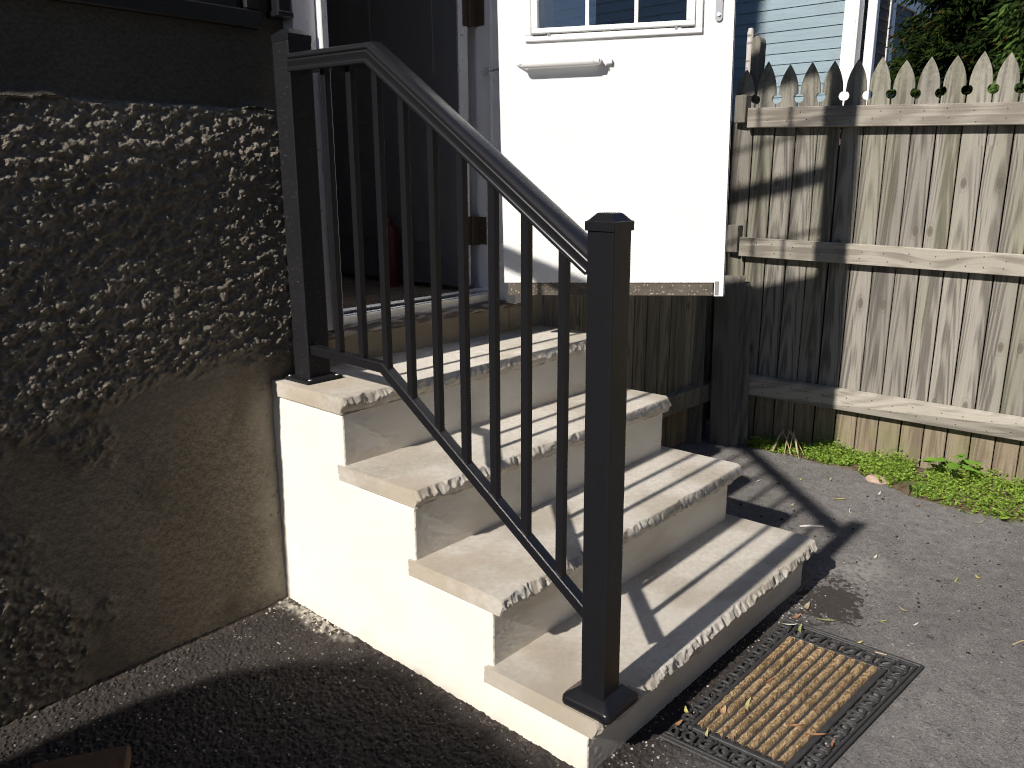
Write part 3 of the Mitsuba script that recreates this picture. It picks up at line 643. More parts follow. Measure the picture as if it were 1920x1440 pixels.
# ------------------------------------------------------------------ blue clapboard house beyond the fence
BX, BY, EXPO = 6.8, .925, .1005
def clap(z, p0, p1, out):
    """wedge board from p0 to p1 (xy), lower edge proud by out"""
    p0, p1 = np.array([*p0, 0.]), np.array([*p1, 0.]); d = (p1 - p0) / np.linalg.norm(p1 - p0)
    nrm = np.array([d[1], -d[0], 0.]); nrm = nrm if nrm @ (CAM - p0) > 0 else -nrm
    V = []
    for p in (p0, p1):
        V += [p + nrm * .014 + [0, 0, z], p + nrm * .003 + [0, 0, z + EXPO + .004], p - nrm * .01 + [0, 0, z + EXPO + .004], p - nrm * .01 + [0, 0, z]]
    return trimesh.convex.convex_hull(np.array(V))
bh = 'blue_house'
for i in range(60):
    z = .053 + i * EXPO
    put(bh + '__clapboard', clap(z, (BX, BY + .100), (BX, 8.5), 1), 'm_clap')
for i in range(60):
    z = .053 + i * EXPO
    put(bh + '__side_clapboard', clap(z, (BX + .1, BY), (15.0, BY), 1), 'm_clap_brown')
put(bh + '__wall', bx(BX + .006, 15.0, BY + .006, 8.5, -.2, 6.1), 'm_render')
put(bh + '__corner_board', cat([bx(BX - .022, BX + .004, BY - .002, BY + .108, -.1, 6.1, .003), bx(BX - .02, BX + .105, BY - .024, BY - .003, -.1, 6.1, .003)]), 'm_white')
put(bh + '__downspout', bx(BX + .16, BX + .23, BY - .118, BY - .035, 0, 6.0, .004), 'm_white')
for xw in (7.62, 8.55):
    put(bh + '__window', cat([bx(xw, xw + .10, BY - .045, BY + .01, 1.0, 2.85, .003), bx(xw + .75, xw + .85, BY - .045, BY + .01, 1.0, 2.85, .003), bx(xw, xw + .85, BY - .043, BY + .01, 2.85, 2.95, .003), bx(xw - .02, xw + .87, BY - .055, BY + .01, .93, 1.0, .003)]), 'm_white')
    put(bh + '__window__pane', bx(xw + .10, xw + .75, BY - .012, BY - .006, 1.0, 2.85), 'm_black')
put(bh + '__roof', trimesh.convex.convex_hull(np.array([(x, y, z) for x in (BX - .3, 15.3) for y, z in ((BY - .3, 6.1), (8.8, 6.1), (4.7, 8.3))])), 'm_roof')
lab(bh, 'pale blue clapboard house with white corner boards beyond the picket fence', 'house')

# ------------------------------------------------------------------ foliage builders
def leaf_cloud(P, D, L, Wd, colr, rg, up=.3, fold=True):
    """diamond leaves at P along D (n,3), lengths L, widths Wd -> mesh + colours"""
    n = len(P); D = D / np.linalg.norm(D, axis=1, keepdims=True)
    r = rg.normal(size=(n, 3)); r[:, 2] += up * 3
    s = np.cross(D, r); s /= np.maximum(np.linalg.norm(s, axis=1, keepdims=True), 1e-9)
    nn = np.cross(s, D)
    L, Wd = np.broadcast_to(L, n)[:, None], np.broadcast_to(Wd, n)[:, None]
    a = P; b = P + D * L * .45 + s * Wd / 2 + nn * Wd * .15; c = P + D * L; d = P + D * L * .45 - s * Wd / 2 + nn * Wd * .15
    V = np.stack([a, b, c, d], 1).reshape(-1, 3); i = np.arange(n)[:, None] * 4
    F = np.vstack([i + [0, 1, 2], i + [0, 2, 3]])
    return trimesh.Trimesh(V, F, process=False), np.repeat(colr, 4, 0)
# dark evergreen behind the fence
def evergreen(name, cx, cy, R, z0, z1_, nbr, label, seed, bright=1.0):
    rg = np.random.default_rng(seed)
    put(name + '__trunk', tube([(cx, cy, -.1), (cx + .03, cy, 1.5), (cx, cy + .02, z1_ * .9)], [.11, .09, .02], 10), 'm_bark', True)
    Ps, Ds, Cs, tw = [], [], [], []
    for b in range(nbr):
        h = rg.random() ** .8; z = z0 + .1 + (z1_ - z0) * h; ang = rg.random() * 2 * np.pi
        rad = R * (1 - .75 * h) * rg.uniform(.75, 1.12)
        st = np.array([cx, cy, z + .15]); en = np.array([cx + rad * math.cos(ang), cy + rad * math.sin(ang), z - rg.uniform(.0, .35)])
        tw.append(tube([st, (st + en) / 2 + [0, 0, .05], en], [.014, .009, .003], 5, cap=False))
        m_ = int(40 * rad / R) + 10
        for t in rg.uniform(.35, 1.0, m_):
            p = st + (en - st) * t + rg.normal(0, .03, 3)
            d0 = (en - st) / np.linalg.norm(en - st); side = np.cross(d0, [0, 0, 1]); side /= np.linalg.norm(side)
            sd = rg.choice([-1, 1]); d = d0 * .6 + side * sd * rg.uniform(.3, 1.) + np.array([0, 0, rg.uniform(-.55, .15)])
            d /= np.linalg.norm(d); ln = rg.uniform(.10, .22)
            for q in range(9):                                   # a spray of short scale twigs
                tt = q / 8; pp = p + d * ln * tt
                dd = d + side * (rg.random() - .5) * 1.5 + rg.normal(0, .25, 3)
                Ps.append(pp); Ds.append(dd)
                c = np.array([.017, .030, .010]) * rg.uniform(.6, 1.3) * bright + np.array([.03, .05, .008]) * bright * (t > .86) * rg.random()
                if rg.random() < .03: c = np.array([.14, .08, .03])
                Cs.append(c)
    Ps, Ds, Cs = map(np.array, (Ps, Ds, Cs))
    m, cc = leaf_cloud(Ps, Ds, rg.uniform(.04, .085, len(Ps)), rg.uniform(.012, .024, len(Ps)), Cs, rg, .1)
    put(name + '__crown', m, 'm_foliage', color=cc)
    put(name + '__branches', cat(tw), 'm_bark')
    lab(name, label, 'tree')
evergreen('evergreen_tree', 5.55, -.56, .74, 1.62, 5.2, 430, 'dark evergreen tree with drooping sprays beside the blue house behind the fence', 5)
evergreen('evergreen_tree_001', 4.95, -1.12, .50, 1.5, 3.8, 150, 'evergreen tree at the right edge of the photo behind the tallest pickets', 6, 2.6)
_used['evergreen_tree'] = 2

rg = np.random.default_rng(51); n_ = 12000
hcore = bx(0, .30, -1.1, 5.2, -.1, 1.50)  # planting added behind the fence so the board gaps stay dark
hM = frame((FO[0] + .28, FO[1], 0), (.97456, .22415, 0), (FU[0], FU[1], 0), (0, 0, 1)); hcore = xf(hcore, hM); hcore.fix_normals()
put('added_hedge__core', hcore, 'm_bark')
pts, fi = trimesh.sample.sample_surface(hcore, n_, seed=5); nr = hcore.face_normals[fi] + rg.normal(0, .7, (n_, 3))
m, cc = leaf_cloud(np.array(pts) - .02 * nr, nr, rg.uniform(.03, .06, n_), rg.uniform(.02, .035, n_), np.array([.03, .055, .016]) * rg.uniform(.6, 1.4, (n_, 1)), rg, .2)
put('added_hedge__leaves', m, 'm_foliage', color=cc); lab('added_hedge', 'low dark planting added behind the fence to keep the gaps between its boards dark', 'added_hedge')
# ------------------------------------------------------------------ weeds along the fence
front = np.array([(2.36, -.30), (2.391, -.413), (2.407, -.62), (2.405, -.842), (2.345, -.958), (2.26, -1.119), (2.249, -1.322), (2.262, -1.526), (2.28, -1.9), (2.3, -3.2)])
def xf_front(y): return np.interp(-y, -front[:, 1], front[:, 0])
def xf_back(y): return FO[0] + (y - FO[1]) * FU[0] / FU[1]
ys = np.linspace(-.30, -3.2, 120); cols = np.linspace(0, 1, 12)
XS = xf_front(ys)[:, None] + (xf_back(ys) + .05 - xf_front(ys))[:, None] * cols[None, :]
YS = np.repeat(ys[:, None], 12, 1)
ZS = ground_z(XS, YS) + .006 + .012 * nfbm(np.stack([XS / .05, YS / .05, 0 * XS], -1), 2, 4) * np.sin(np.pi * np.clip(cols, .02, 1))[None, :] - .006 * (cols[None, :] == 0)
sm = grid_mesh(np.stack([XS, YS, ZS], -1)); sm.fix_normals()
if sm.face_normals[:, 2].mean() < 0: sm.invert()
scene['soil_strip'] = mikit.ply(sm, 'm_soil', True); lab('soil_strip', 'strip of brown soil between asphalt and fence', kind='structure')
rg = np.random.default_rng(12)
Ps, Ds, Ls, Ws, Cs = [], [], [], [], []
for i in range(3400):
    y = -.33 - 2.0 * rg.random() ** 1.15
    tx = rg.random() ** .8
    dens_ = nnoise(np.array([[y / .12, tx * 2, 0.]]), 3)[0]
    if dens_ < .2 or (y > -.62 and rg.random() < .5): continue
    x = xf_front(y) - .012 + (xf_back(y) - xf_front(y)) * tx
    hgt = rg.uniform(.015, .055) * (.6 + 1.0 * dens_) * (1.2 if -1.4 < y < -.6 else .85)
    base = np.array([x, y, ground_z(x, y) + .006]); leanv = rg.normal(0, .3, 2)
    for q in range(rg.integers(6, 13)):
        t = rg.random(); p = base + np.array([leanv[0] * hgt * t, leanv[1] * hgt * t, hgt * t])
        a = rg.random() * 6.283; d = np.array([math.cos(a), math.sin(a), rg.uniform(.0, .8)])
        Ps.append(p); Ds.append(d); Ls.append(rg.uniform(.007, .018)); Ws.append(rg.uniform(.005, .010))
        g_ = rg.random(); Cs.append(np.array([.28, .43, .075]) * (.5 + .85 * g_) + np.array([.14, .09, .03]) * (rg.random() < .18))
m, cc = leaf_cloud(np.array(Ps), np.array(Ds), np.array(Ls), np.array(Ws), np.array(Cs), rg, .5)
scene['weeds'] = mikit.ply(m, 'm_foliage', color=cc); lab('weeds', 'low bright green weeds growing along the foot of the picket fence', 'weeds', kind='stuff')
# a taller plant with lobed leaves, round leaves at the edge, a dry tuft, grass blades
def plant(name, x, y, leaves, label, seed, hgt=.115, size=.075, color=(.22, .42, .06), z0=None):
    rg = np.random.default_rng(seed); z = ground_z(x, y) + .006
    st, fol, fc = [], [], []
    for i in range(leaves):
        a = i / leaves * 6.283 + rg.normal(0, .25); r = rg.uniform(.25, 1.0) * size
        tip = np.array([x + r * math.cos(a), y + r * math.sin(a), z + hgt * rg.uniform(.7, 1.1)])
        put(name + '__stem', tube([(x, y, z), (x + .3 * r * math.cos(a), y + .3 * r * math.sin(a), z + hgt * .6), tip], [.0022, .0016, .0012], 5), 'm_stem')
        d = np.array([math.cos(a), math.sin(a), -.12]); s = np.array([-math.sin(a), math.cos(a), 0])
        L = size * rg.uniform(.8, 1.2)
        prof_ = [(0, .0), (.12, .22), (.2, .40), (.34, .30), (.45, .42), (.6, .24), (.75, .22), (1.0, .0)]
        pts = [tip + d * L * u + s * L * w * .8 + np.array([0, 0, -.25 * L * w]) for u, w in prof_] + [tip + d * L * u - s * L * w * .8 + np.array([0, 0, -.25 * L * w]) for u, w in prof_[-2:0:-1]]
        mid = [tip + d * L * .45]
        V = np.array(pts + mid); k = len(pts)
        F = [(j, (j + 1) % k, k) for j in range(k)]
        put(name + '__leaf', trimesh.Trimesh(V, F, process=False), 'm_foliage', color=np.tile(np.array(color) * rg.uniform(.75, 1.2), (len(V), 1)))
    lab(name, label, 'plant')
add('m_stem', princ((.16, .24, .06), .7, .3))
plant('lobed_plant', 2.535, -1.215, 11, 'taller plant with bright lobed leaves standing above the weeds against the fence', 4)
_used.clear() if False else None
def plant_round(name, x, y, n_, label, seed):
    rg = np.random.default_rng(seed)
    for i in range(n_):
        a = rg.random() * 6.283; r = rg.uniform(.01, .06); c = np.array([x + r * math.cos(a), y + 1.6 * r * math.sin(a), 0]); c[2] = ground_z(c[0], c[1]) + rg.uniform(.015, .028)
        R = rg.uniform(.011, .019); th = np.linspace(0, 2 * np.pi, 11)[:-1]; tl = rg.normal(0, .25, 2)
        V = [c + [R * math.cos(t) * (1 + .08 * math.sin(5 * t)), R * math.sin(t), tl[0] * R * math.cos(t) + tl[1] * R * math.sin(t)] for t in th] + [c - [0, 0, .003]]
        put(name + '__leaf', trimesh.Trimesh(np.array(V), [(j, (j + 1) % 10, 10) for j in range(10)], process=False), 'm_foliage', color=np.tile(np.array([.30, .44, .07]) * rg.uniform(.8, 1.15), (11, 1)))
        put(name + '__stem', tube([c - [0, 0, .002], (x + .4 * (c[0] - x), y + .4 * (c[1] - y), ground_z(x, y) + .004)], .001, 5), 'm_stem')
    lab(name, label, 'plant')
plant_round('round_leaved_plant', 2.262, -1.545, 14, 'low plant with round pale green leaves at the asphalt edge, near the right border', 9)
plant_round('round_leaved_plant_001', 2.256, -1.395, 5, 'small sprig of round leaves at the asphalt edge, left of the larger round leaved plant', 10)
rg = np.random.default_rng(21)
bl = []
for i in range(9):
    a = rg.uniform(2.2, 4.6); L = rg.uniform(.07, .14); b = np.array([2.43 + rg.normal(0, .01), -.525 + rg.normal(0, .02), -.055])
    bl.append(tube([b + [0, 0, .11], b + [.5 * L * math.cos(a) * .6, .35 * L * math.sin(a), .085], b + [L * math.cos(a) * .6, L * math.sin(a) * .8, .012]], [.0022, .0032, .0012], 5))
m = cat(bl); put('dry_tuft', m, 'm_straw', 40); add('m_straw', princ((.48, .38, .24), .8, .2))
lab('dry_tuft', 'tuft of dry straw coloured stalks arching from the fence foot at the shadow edge', 'dry grass')
bl = []
for i in range(7):
    b = np.array([2.36 + rg.normal(0, .03), -1.10 + rg.normal(0, .05), ground_z(2.36, -1.1)]); a = rg.uniform(2.3, 4.2); L = rg.uniform(.06, .13)
    d = np.array([math.cos(a), math.sin(a), 0]); s = np.array([-d[1], d[0], 0]) * .0035
    q = [b, b + d * L * .3 + [0, 0, .05], b + d * L * .7 + [0, 0, .045], b + d * L + [0, 0, .008]]
    V = np.array([q[0] - s, q[0] + s, q[1] - s, q[1] + s, q[2] - s * .8, q[2] + s * .8, q[3]])
    bl.append(trimesh.Trimesh(V, [(0, 1, 3), (0, 3, 2), (2, 3, 5), (2, 5, 4), (4, 5, 6)], process=False))
m = cat(bl); put('grass_clump', m, 'm_foliage', color=np.tile([.11, .20, .05], (len(m.vertices), 1)))
lab('grass_clump', 'clump of broad dark green grass blades drooping over the asphalt edge', 'grass')
ro = trimesh.creation.icosphere(subdivisions=4, radius=1.0); ro.vertices *= (1 + .35 * (nfbm(ro.vertices * 1.6, 3, 5)[:, None] - .5)); ro.apply_scale([.035, .048, .020]); ro.apply_translation([2.352, -.962, -.062])
put('rock', ro, 'm_rock', True); lab('rock', 'pinkish flat rock half buried among the weeds at the asphalt edge', 'rock')

# ------------------------------------------------------------------ door mat (corners lie on the ground)
MC = np.array([(.226, -1.146), (.951, -1.146), (.975, -1.534), (.250, -1.474)])       # near-left, far-left, far-right, near-right: u along, v across
MU, MV = .74, .375
def mat_pt(u, v, z):
    a, b = u / MU, v / MV
    p = MC[0] * (1 - a) * (1 - b) + MC[1] * a * (1 - b) + MC[2] * a * b + MC[3] * (1 - a) * b
    return np.array([p[0], p[1], ground_z(p[0], p[1]) + .0060 + z])
def mat_mesh(m):
    m = m.copy(); V = m.vertices
    a, b = (V[:, 0] / MU)[:, None], (V[:, 1] / MV)[:, None]
    p = MC[0] * (1 - a) * (1 - b) + MC[1] * a * (1 - b) + MC[2] * a * b + MC[3] * (1 - a) * b
    m.vertices = np.column_stack([p, ground_z(p[:, 0], p[:, 1]) + .0060 + V[:, 2]]); m.fix_normals(); return m
IU0, IU1, IV0, IV1 = .088, .640, .050, .300
tray = [bx(IU0 - .012, IU1 + .012, IV0 - .012, IV0, 0, .010, .002), bx(IU0 - .012, IU1 + .012, IV1, IV1 + .012, 0, .010, .002), bx(IU0 - .012, IU0, IV0 + .001, IV1 - .001, 0, .0105, .002), bx(IU1, IU1 + .012, IV0 + .001, IV1 - .001, 0, .0105, .002), bx(IU0 + .0005, IU1 - .0005, IV0 + .0005, IV1 - .0005, 0, .005)]
put('door_mat__tray', mat_mesh(cat(tray)), 'm_rubber')
sw = (IV1 - IV0) / 9
for i in range(9):
    v0, v1 = IV0 + i * sw + .002, IV0 + (i + 1) * sw - .0075
    us = np.linspace(IU0 + .004, IU1 - .004, 300); vs_ = np.linspace(0, 1, 13)
    U_, V_ = np.meshgrid(us, vs_, indexing='ij')
    pr_ = np.clip(np.sin(np.pi * np.clip(V_, 0.0, 1.0)), 0, 1) ** .22
    q = np.stack([U_ / .0042 + V_ * 1.5, V_ * 4.5 + i * 7, 0 * U_], -1)
    Zc = .004 + pr_ * (.0065 + .0042 * nnoise(q, 3) + .0022 * nnoise(q * 2.3, 4))
    Vv = v0 + (v1 - v0) * V_ + .0018 * (nnoise(np.stack([U_ / .012, V_ * 1.2 + 9 * i, 0 * U_], -1), 6) - .5)
    gm_ = grid_mesh(np.stack([U_, Vv, Zc], -1))
    rf_ = np.random.default_rng(60 + i); nf = 420
    fu_, fv_ = rf_.uniform(IU0 + .005, IU1 - .005, nf), rf_.uniform(v0, v1, nf); fa = rf_.uniform(0, 6.28, nf); fl = rf_.uniform(.005, .012, nf)
    b_ = np.column_stack([fu_, fv_, rf_.uniform(.008, .012, nf)]); e_ = b_ + np.column_stack([np.cos(fa) * fl, np.sin(fa) * fl * .6, rf_.uniform(.0, .005, nf)])
    w_ = np.column_stack([-np.sin(fa), np.cos(fa), 0 * fa]) * .00045
    hv = np.stack([b_ - w_, b_ + w_, e_], 1).reshape(-1, 3)
    hairs = trimesh.Trimesh(hv, np.arange(3 * nf).reshape(-1, 3), process=False)
    put('door_mat__coir_strip', orient(mat_mesh(cat([gm_, hairs])), (0, 0, 1)), 'm_coir', True)
rims = []
def rim(pts, r): rims.append(tube(pts, r, 8, (1, .85)))
for o, r in ((.005, .0052), (.0165, .0040)):
    rim([(MU - o, .004, .005), (MU - o, MV - o, .005)], r)
    rim([(MU - o, MV - o, .005), (o, MV - o, .005)], r)
    rim([(o, MV - o, .005), (o, .002, .005)], r)
put('door_mat__rim', mat_mesh(cat(rims)), 'm_rubber', 40)
def scroll(u, v, du, dv, flip):
    """one scroll unit: two facing curls joined by a stem, in a cell of size du x dv centred at u, v"""
    parts = []
    th = np.linspace(0, 2 * np.pi, 19)
    parts.append(tube(np.column_stack([u + .30 * du * np.cos(th) + .08 * du * flip * np.sin(th), v + (.30 * np.sin(th) + .02 * flip) * dv, .0050 + 0 * th]), .0042, 7, (1, .9), cap=False))
    t = np.linspace(0, 1, 12)
    for sg in (-1, 1):
        a_ = np.pi * (.15 + 1.15 * t)
        parts.append(tube(np.column_stack([u + sg * (.50 - .20 * np.sin(a_ * .9)) * du, v + flip * sg * (.46 * np.cos(a_)) * dv, .0046 + 0 * t]), np.linspace(.0042, .0028, 12), 7, (1, .9)))
    return parts
def place_unit(parts): put('door_mat__scroll', mat_mesh(cat(parts)), 'm_rubber', 45)
def swapuv(ps):
    out = []
    for p in ps:
        V = p.vertices.copy(); p = p.copy(); p.vertices = V[:, [1, 0, 2]]; p.invert(); out.append(p)
    return out
nU = 15; stepu = (MU - .03) / nU
vr0, vr1 = IV1 + .012, MV - .020
for i in range(nU): place_unit(scroll(.016 + (i + .5) * stepu, (vr0 + vr1) / 2, stepu * .98, (vr1 - vr0) * .98, 1 if i % 2 else -1))
for i in range(nU): place_unit(scroll(.02 + (i + .5) * stepu, .020, stepu * .98, .036, 1 if i % 2 else -1))
nV = 6; stepv = (IV1 - IV0 + .03) / nV
for uc, wd in (((IU0 - .012 + .021) / 2, IU0 - .036), ((IU1 + .012 + MU - .021) / 2, MU - .033 - IU1)):
    for i in range(nV): place_unit(swapuv(scroll(IV0 - .012 + (i + .5) * stepv, uc, stepv * .98, wd * .95, 1 if i % 2 else -1)))
lab('door_mat', 'door mat with coir strips in a black rubber scrollwork border before the bottom step', 'door mat')

# ------------------------------------------------------------------ fallen leaves, twigs, pebbles
def blade(x, y, L, W, ang, curl, c, z=None):
    W = W * .72; L = L * 1.15
    t = np.linspace(0, 1, 8); w = W * np.sin(np.pi * np.clip(t * .96 + .02, 0, 1)) ** .8 / 2
    d = np.array([math.cos(ang), math.sin(ang), 0]); s = np.array([-d[1], d[0], 0])
    base = np.array([x, y, (ground_z(x, y) + .0065) if z is None else z])
    mid = base + np.outer(t - .5, d) * L + np.outer(np.sin(t * np.pi) * 0 + curl * ((t - .45) ** 2) * 4, [0, 0, 1]) + np.outer(.12 * L * np.sin(t * 3), s)
    V = np.vstack([mid + s * w[:, None] + np.array([0, 0, .3]) * w[:, None], mid, mid - s * w[:, None] + np.array([0, 0, .3]) * w[:, None]])
    F = []
    for k in (0, 8):
        for j in range(7): F += [(k + j, k + j + 1, k + j + 9), (k + j, k + j + 9, k + j + 8)]
    m = trimesh.Trimesh(V, F, process=False)
    return m, np.tile(np.array(c), (len(V), 1)) * (.85 + .3 * np.random.default_rng(int(1e4 * abs(x))).random((len(V), 1)))
YEL, GRN, TAN, ORA, PALE, RED = (.46, .41, .13), (.28, .31, .11), (.36, .29, .20), (.30, .16, .085), (.54, .50, .42), (.24, .105, .06)
LV = [(2.014, -.921, .045, .013, -1.0, YEL, 'bright yellow leaf lying alone on the asphalt between railing shadow and weeds'),
      (1.92, -1.005, .055, .006, .5, PALE, 'curved pale grey strip of leaf lying right of the bright yellow leaf'),
      (1.815, -.807, .026, .016, .2, TAN, 'small tan leaf beside the sloping railing shadow'),
      (2.195, -1.027, .034, .013, .2, PALE, 'pale curled leaf on the asphalt just before the weeds'),
      (2.213, -.813, .03, .010, .3, TAN, 'tan leaf scrap on the asphalt near the pinkish rock'),
      (2.182, -1.175, .035, .010, 2.8, ORA, 'small brown leaf on the asphalt before the drooping grass blades'),
      (2.173, -1.403, .055, .010, 2.6, TAN, 'long tan leaf on the asphalt near the right border'),
      (1.577, -1.472, .045, .008, .1, GRN, 'thin green leaf on open asphalt right of the mat'),
      (1.66, -1.516, .020, .014, 1.2, YEL, 'small yellow leaf beside the thin green leaf on open asphalt'),
      (1.263, -1.394, .028, .012, 1.4, TAN, 'tan curled leaf on the asphalt beyond the mat corner'),
      (1.141, -1.368, .026, .007, -.9, YEL, 'thin pale yellow leaf on the asphalt beyond the dark tar patch'),
      (1.19, -1.45, .024, .008, -.4, PALE, 'small whitish leaf on the asphalt right of the dark tar patch'),
      (1.068, -1.17, .036, .020, .2, TAN, 'crumpled tan leaf on the dark tar patch close to the bottom step'),
      (1.026, -1.239, .050, .011, -1.2, GRN, 'yellow green willow leaf on the dark tar patch behind the mat'),
      (.985, -1.170, .034, .016, -.2, ORA, 'orange brown leaf at the far corner of the mat'),
      (.967, -1.357, .025, .013, -.6, YEL, 'yellow leaf lying against the far rim of the mat'),
      (1.968, -.583, .026, .008, -.6, PALE, 'pale leaf scrap in the gap of the railing shadow behind the second step'),
      (2.118, -.716, .018, .008, .3, YEL, 'tiny yellow leaf scrap on the asphalt near the dry tuft'),
      (1.567, -1.212, .024, .012, .1, PALE, 'whitish scrap on the dusty pale asphalt beyond the steps')]
for (x, y, L, W, a, c, lb) in LV:
    m, cc = blade(x, y, L, W, a, .006 + .1 * W, c); k = put('fallen_leaf', m, 'm_dryleaf', True, color=cc); lab(k, lb, 'leaf')
ML = [(.905, -1.178, .040, .009, -1.1, (.62, .62, .52), 'pale silvery leaf on the far rubber border of the mat'), (.905, -1.215, .042, .012, .35, GRN, 'green leaf standing on the far rubber border of the mat'),
      (.47, -1.26, .048, .012, .3, (.42, .38, .16), 'olive leaf lying across the middle coir strips'), (.60, -1.255, .036, .010, -.2, RED, 'reddish leaf on the left coir strips'), (.405, -1.225, .028, .019, .3, (.40, .24, .12), 'round brown leaf on the first coir strips'),
      (.47, -1.375, .036, .012, -.9, ORA, 'orange brown leaf on the right coir strips'), (.47, -1.425, .048, .012, -1.0, ORA, 'bright orange curled leaf near the right edge of the coir strips'), (.47, -1.47, .026, .008, .2, RED, 'small red leaf on the right scroll border of the mat'),
      (.345, -1.155, .020, .014, .9, YEL, 'small yellow leaf on the left scroll border of the mat'), (.285, -1.165, .024, .014, -.3, ORA, 'brown leaf at the near left corner of the mat'), (.30, -1.235, .022, .010, .4, (.40, .38, .14), 'olive leaf on the near rubber border of the mat')]
for (x, y, L, W, a, c, lb) in ML:
    m, cc = blade(x, y, L, W, a, .008, c, z=ground_z(x, y) + .0195); k = put('fallen_leaf', m, 'm_dryleaf', True, color=cc); lab(k, lb, 'leaf')
put('twig', tube([(1.645, -.905, -.058), (1.672, -.935, -.056), (1.70, -.975, -.058)], [.004, .0045, .003], 7), 'm_pvc', True); lab('twig', 'pale grey stick on the asphalt at the end of the bottom step', 'stick')
put('twig', tube([(1.276, -1.69, -.0725), (1.31, -1.705, -.071), (1.36, -1.735, -.0725)], [.0016, .002, .0012], 6), 'm_straw', True); lab('twig_001', 'pale straw lying on the asphalt at the right border', 'stick')
put('twig', tube([(.945, -1.41, -.0535), (.95, -1.44, -.0535)], [.0016, .0014], 6), 'm_straw', True); lab('twig_002', 'thin white straw lying on the far rim of the mat', 'stick')
rg = np.random.default_rng(33)
ico = trimesh.creation.icosphere(subdivisions=1); ms, cs = [], []
def pebble(x, y, r, c):
    v = ico.vertices * (1 + .5 * (rg.random((len(ico.vertices), 1)) - .5)) * r * rg.uniform(.6, 1.2, 3); v[:, 2] *= .75
    v += [x, y, ground_z(x, y) + .004 + r * .3]
    ms.append(trimesh.Trimesh(v, ico.faces, process=False)); cs.append(np.tile(c, (len(v), 1)))
for i in range(2300):
    x, y = rg.uniform(-.85, .0), rg.uniform(-1.05, .05); w = rg.random()
    c = np.array([.5, .46, .4]) * rg.uniform(.4, 1) if w < .07 else np.array([.055, .047, .043]) * rg.uniform(.6, 1.7)
    pebble(x, y, rg.uniform(.0016, .0044), c)
for i in range(800):
    y = -1.15 + 1.2 * rg.random(); x = .010 - abs(rg.normal(0, .016)); c = np.array([.62, .57, .48]) * rg.uniform(.5, 1) if (y > -.3 and rg.random() < .6) else np.array([.060, .050, .045]) * rg.uniform(.6, 1.5)
    pebble(x, y, rg.uniform(.003, .0075), c)
for i in range(420):
    y = .045 - .32 * rg.random() ** 1.3; pebble(.010 - abs(rg.normal(0, .028)) * (1 - 1.6 * abs(y) * .8), y, rg.uniform(.0012, .0048), np.array([.60, .56, .48]) * rg.uniform(.55, 1.05))
for i in range(260):
    x = rg.uniform(.05, 1.1); y = rg.uniform(-1.56, -1.10) if rg.random() < .3 else -1.10 - abs(rg.normal(0, .05)); pebble(x, y, rg.uniform(.0014, .0036), np.array([.5, .46, .4]) * rg.uniform(.2, 1))
for i in range(420):
    x, y = rg.uniform(1.0, 2.3), rg.uniform(-1.7, -.5); pebble(x, y, rg.uniform(.0009, .0024), np.array([.5, .46, .4]) * rg.uniform(.25, 1) if rg.random() < .5 else np.array([.03, .027, .025]))
for i in range(70):
    x, y = rg.uniform(1.0, 2.2), rg.uniform(-1.9, -.6); pebble(x, y, rg.uniform(.003, .0055), np.array([.028, .022, .02]))
m = cat(ms); scene['pebbles'] = mikit.ply(m, 'm_pebble', color=np.vstack(cs)); lab('pebbles', 'loose crumbs of asphalt and pale stone scattered over the driveway', 'pebbles', kind='stuff')
put('brick', xf(bx(-.10, .10, -.05, .05, 0, .035, .006), frame((-.745, -.285, ground_z(-.74, -.28)), (.86, -.5, 0), (.5, .86, 0), (0, 0, 1))), 'm_brick'); lab('brick', 'dark brown brick lying in the shade at the bottom left border', 'brick')
fe = cat([trimesh.creation.cylinder(.038, .215, sections=24, transform=frame((.835, .475, .936), (1, 0, 0), (0, 1, 0), (0, 0, 1))), trimesh.creation.cylinder(.014, .05, sections=12, transform=frame((.835, .475, 1.066), (1, 0, 0), (0, 1, 0), (0, 0, 1))), trimesh.creation.icosphere(subdivisions=2, radius=.037)])
fe.vertices[-trimesh.creation.icosphere(subdivisions=2).vertices.shape[0]:] += [.835, .475, 1.036]
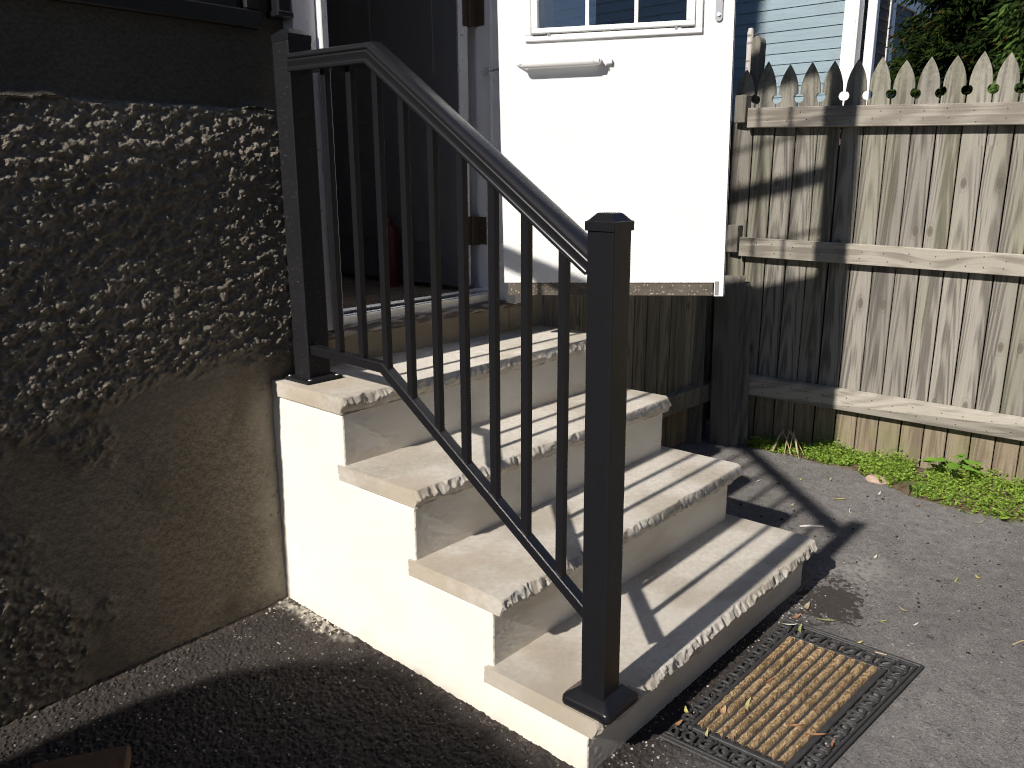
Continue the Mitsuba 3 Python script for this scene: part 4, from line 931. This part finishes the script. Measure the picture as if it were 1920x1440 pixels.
put('red_cylinder', fe, 'm_red', 40); lab('red_cylinder', 'dark red upright cylinder standing inside the dark hallway behind the balusters', 'cylinder')

# ------------------------------------------------------------------ unseen added blockers: a bush to shade the asphalt, a house cutting sky fill
rg = np.random.default_rng(41)
n_ = 15000
core = trimesh.creation.icosphere(subdivisions=4, radius=1.0)
SHX, SHY = -2.35, -.75
cv = core.vertices.copy(); sgn = np.sign(cv[:, 1]) * np.abs(cv[:, 1]) ** .45
cv = np.column_stack([SHX + .42 * cv[:, 0], SHY + .62 * sgn, 0.67 + .80 * np.sign(cv[:, 2]) * np.abs(cv[:, 2]) ** .5])
cv += .10 * (nfbm(cv * 3.5, 2, 3)[:, None] - .5) * core.vertices
cm = trimesh.Trimesh(cv, core.faces, process=False)
put('added_shrub__core', cm, 'm_bark')
pts, fi = trimesh.sample.sample_surface(cm, n_, seed=4)
nr = cm.face_normals[fi] + rg.normal(0, .6, (n_, 3))
m, cc = leaf_cloud(np.array(pts) - .02 * nr, nr, rg.uniform(.03, .055, n_), rg.uniform(.018, .03, n_), np.array([.05, .09, .025]) * rg.uniform(.6, 1.4, (n_, 1)), rg, .2)
put('added_shrub__crown', m, 'm_foliage', color=cc)
lab('added_shrub', 'unseen clipped bush added to shade the asphalt at the bottom left', 'added_shrub')
put('added_house__wall', bx(-11, 9, -13.5, -6.2, -.4, 6.4), 'm_render')  # unseen house put in to block part of the sky light
put('added_house__roof', trimesh.convex.convex_hull(np.array([(x, y, z) for x in (-11.3, 9.3) for y, z in ((-5.9, 6.4), (-13.8, 6.4), (-9.8, 9.4))])), 'm_roof')
lab('added_house', 'unseen plain house added behind the camera to block part of the sky', 'house')
for k in labels:
    for stem, g_ in (('fallen_leaf', 'leaves fallen on the asphalt and the mat'), ('leaning_board', 'boards leaning in the fence corner'), ('twig', 'sticks and straws lying on the ground'), ('evergreen_tree', 'evergreens behind the fence'), ('round_leaved_plant', 'round leaved plants at the asphalt edge'), ('picket_fence', 'picket fences meeting in the corner')):
        if k.startswith(stem) and '__' not in k: labels[k]['group'] = g_
scene = {k: v for k, v in scene.items() if v is not None}
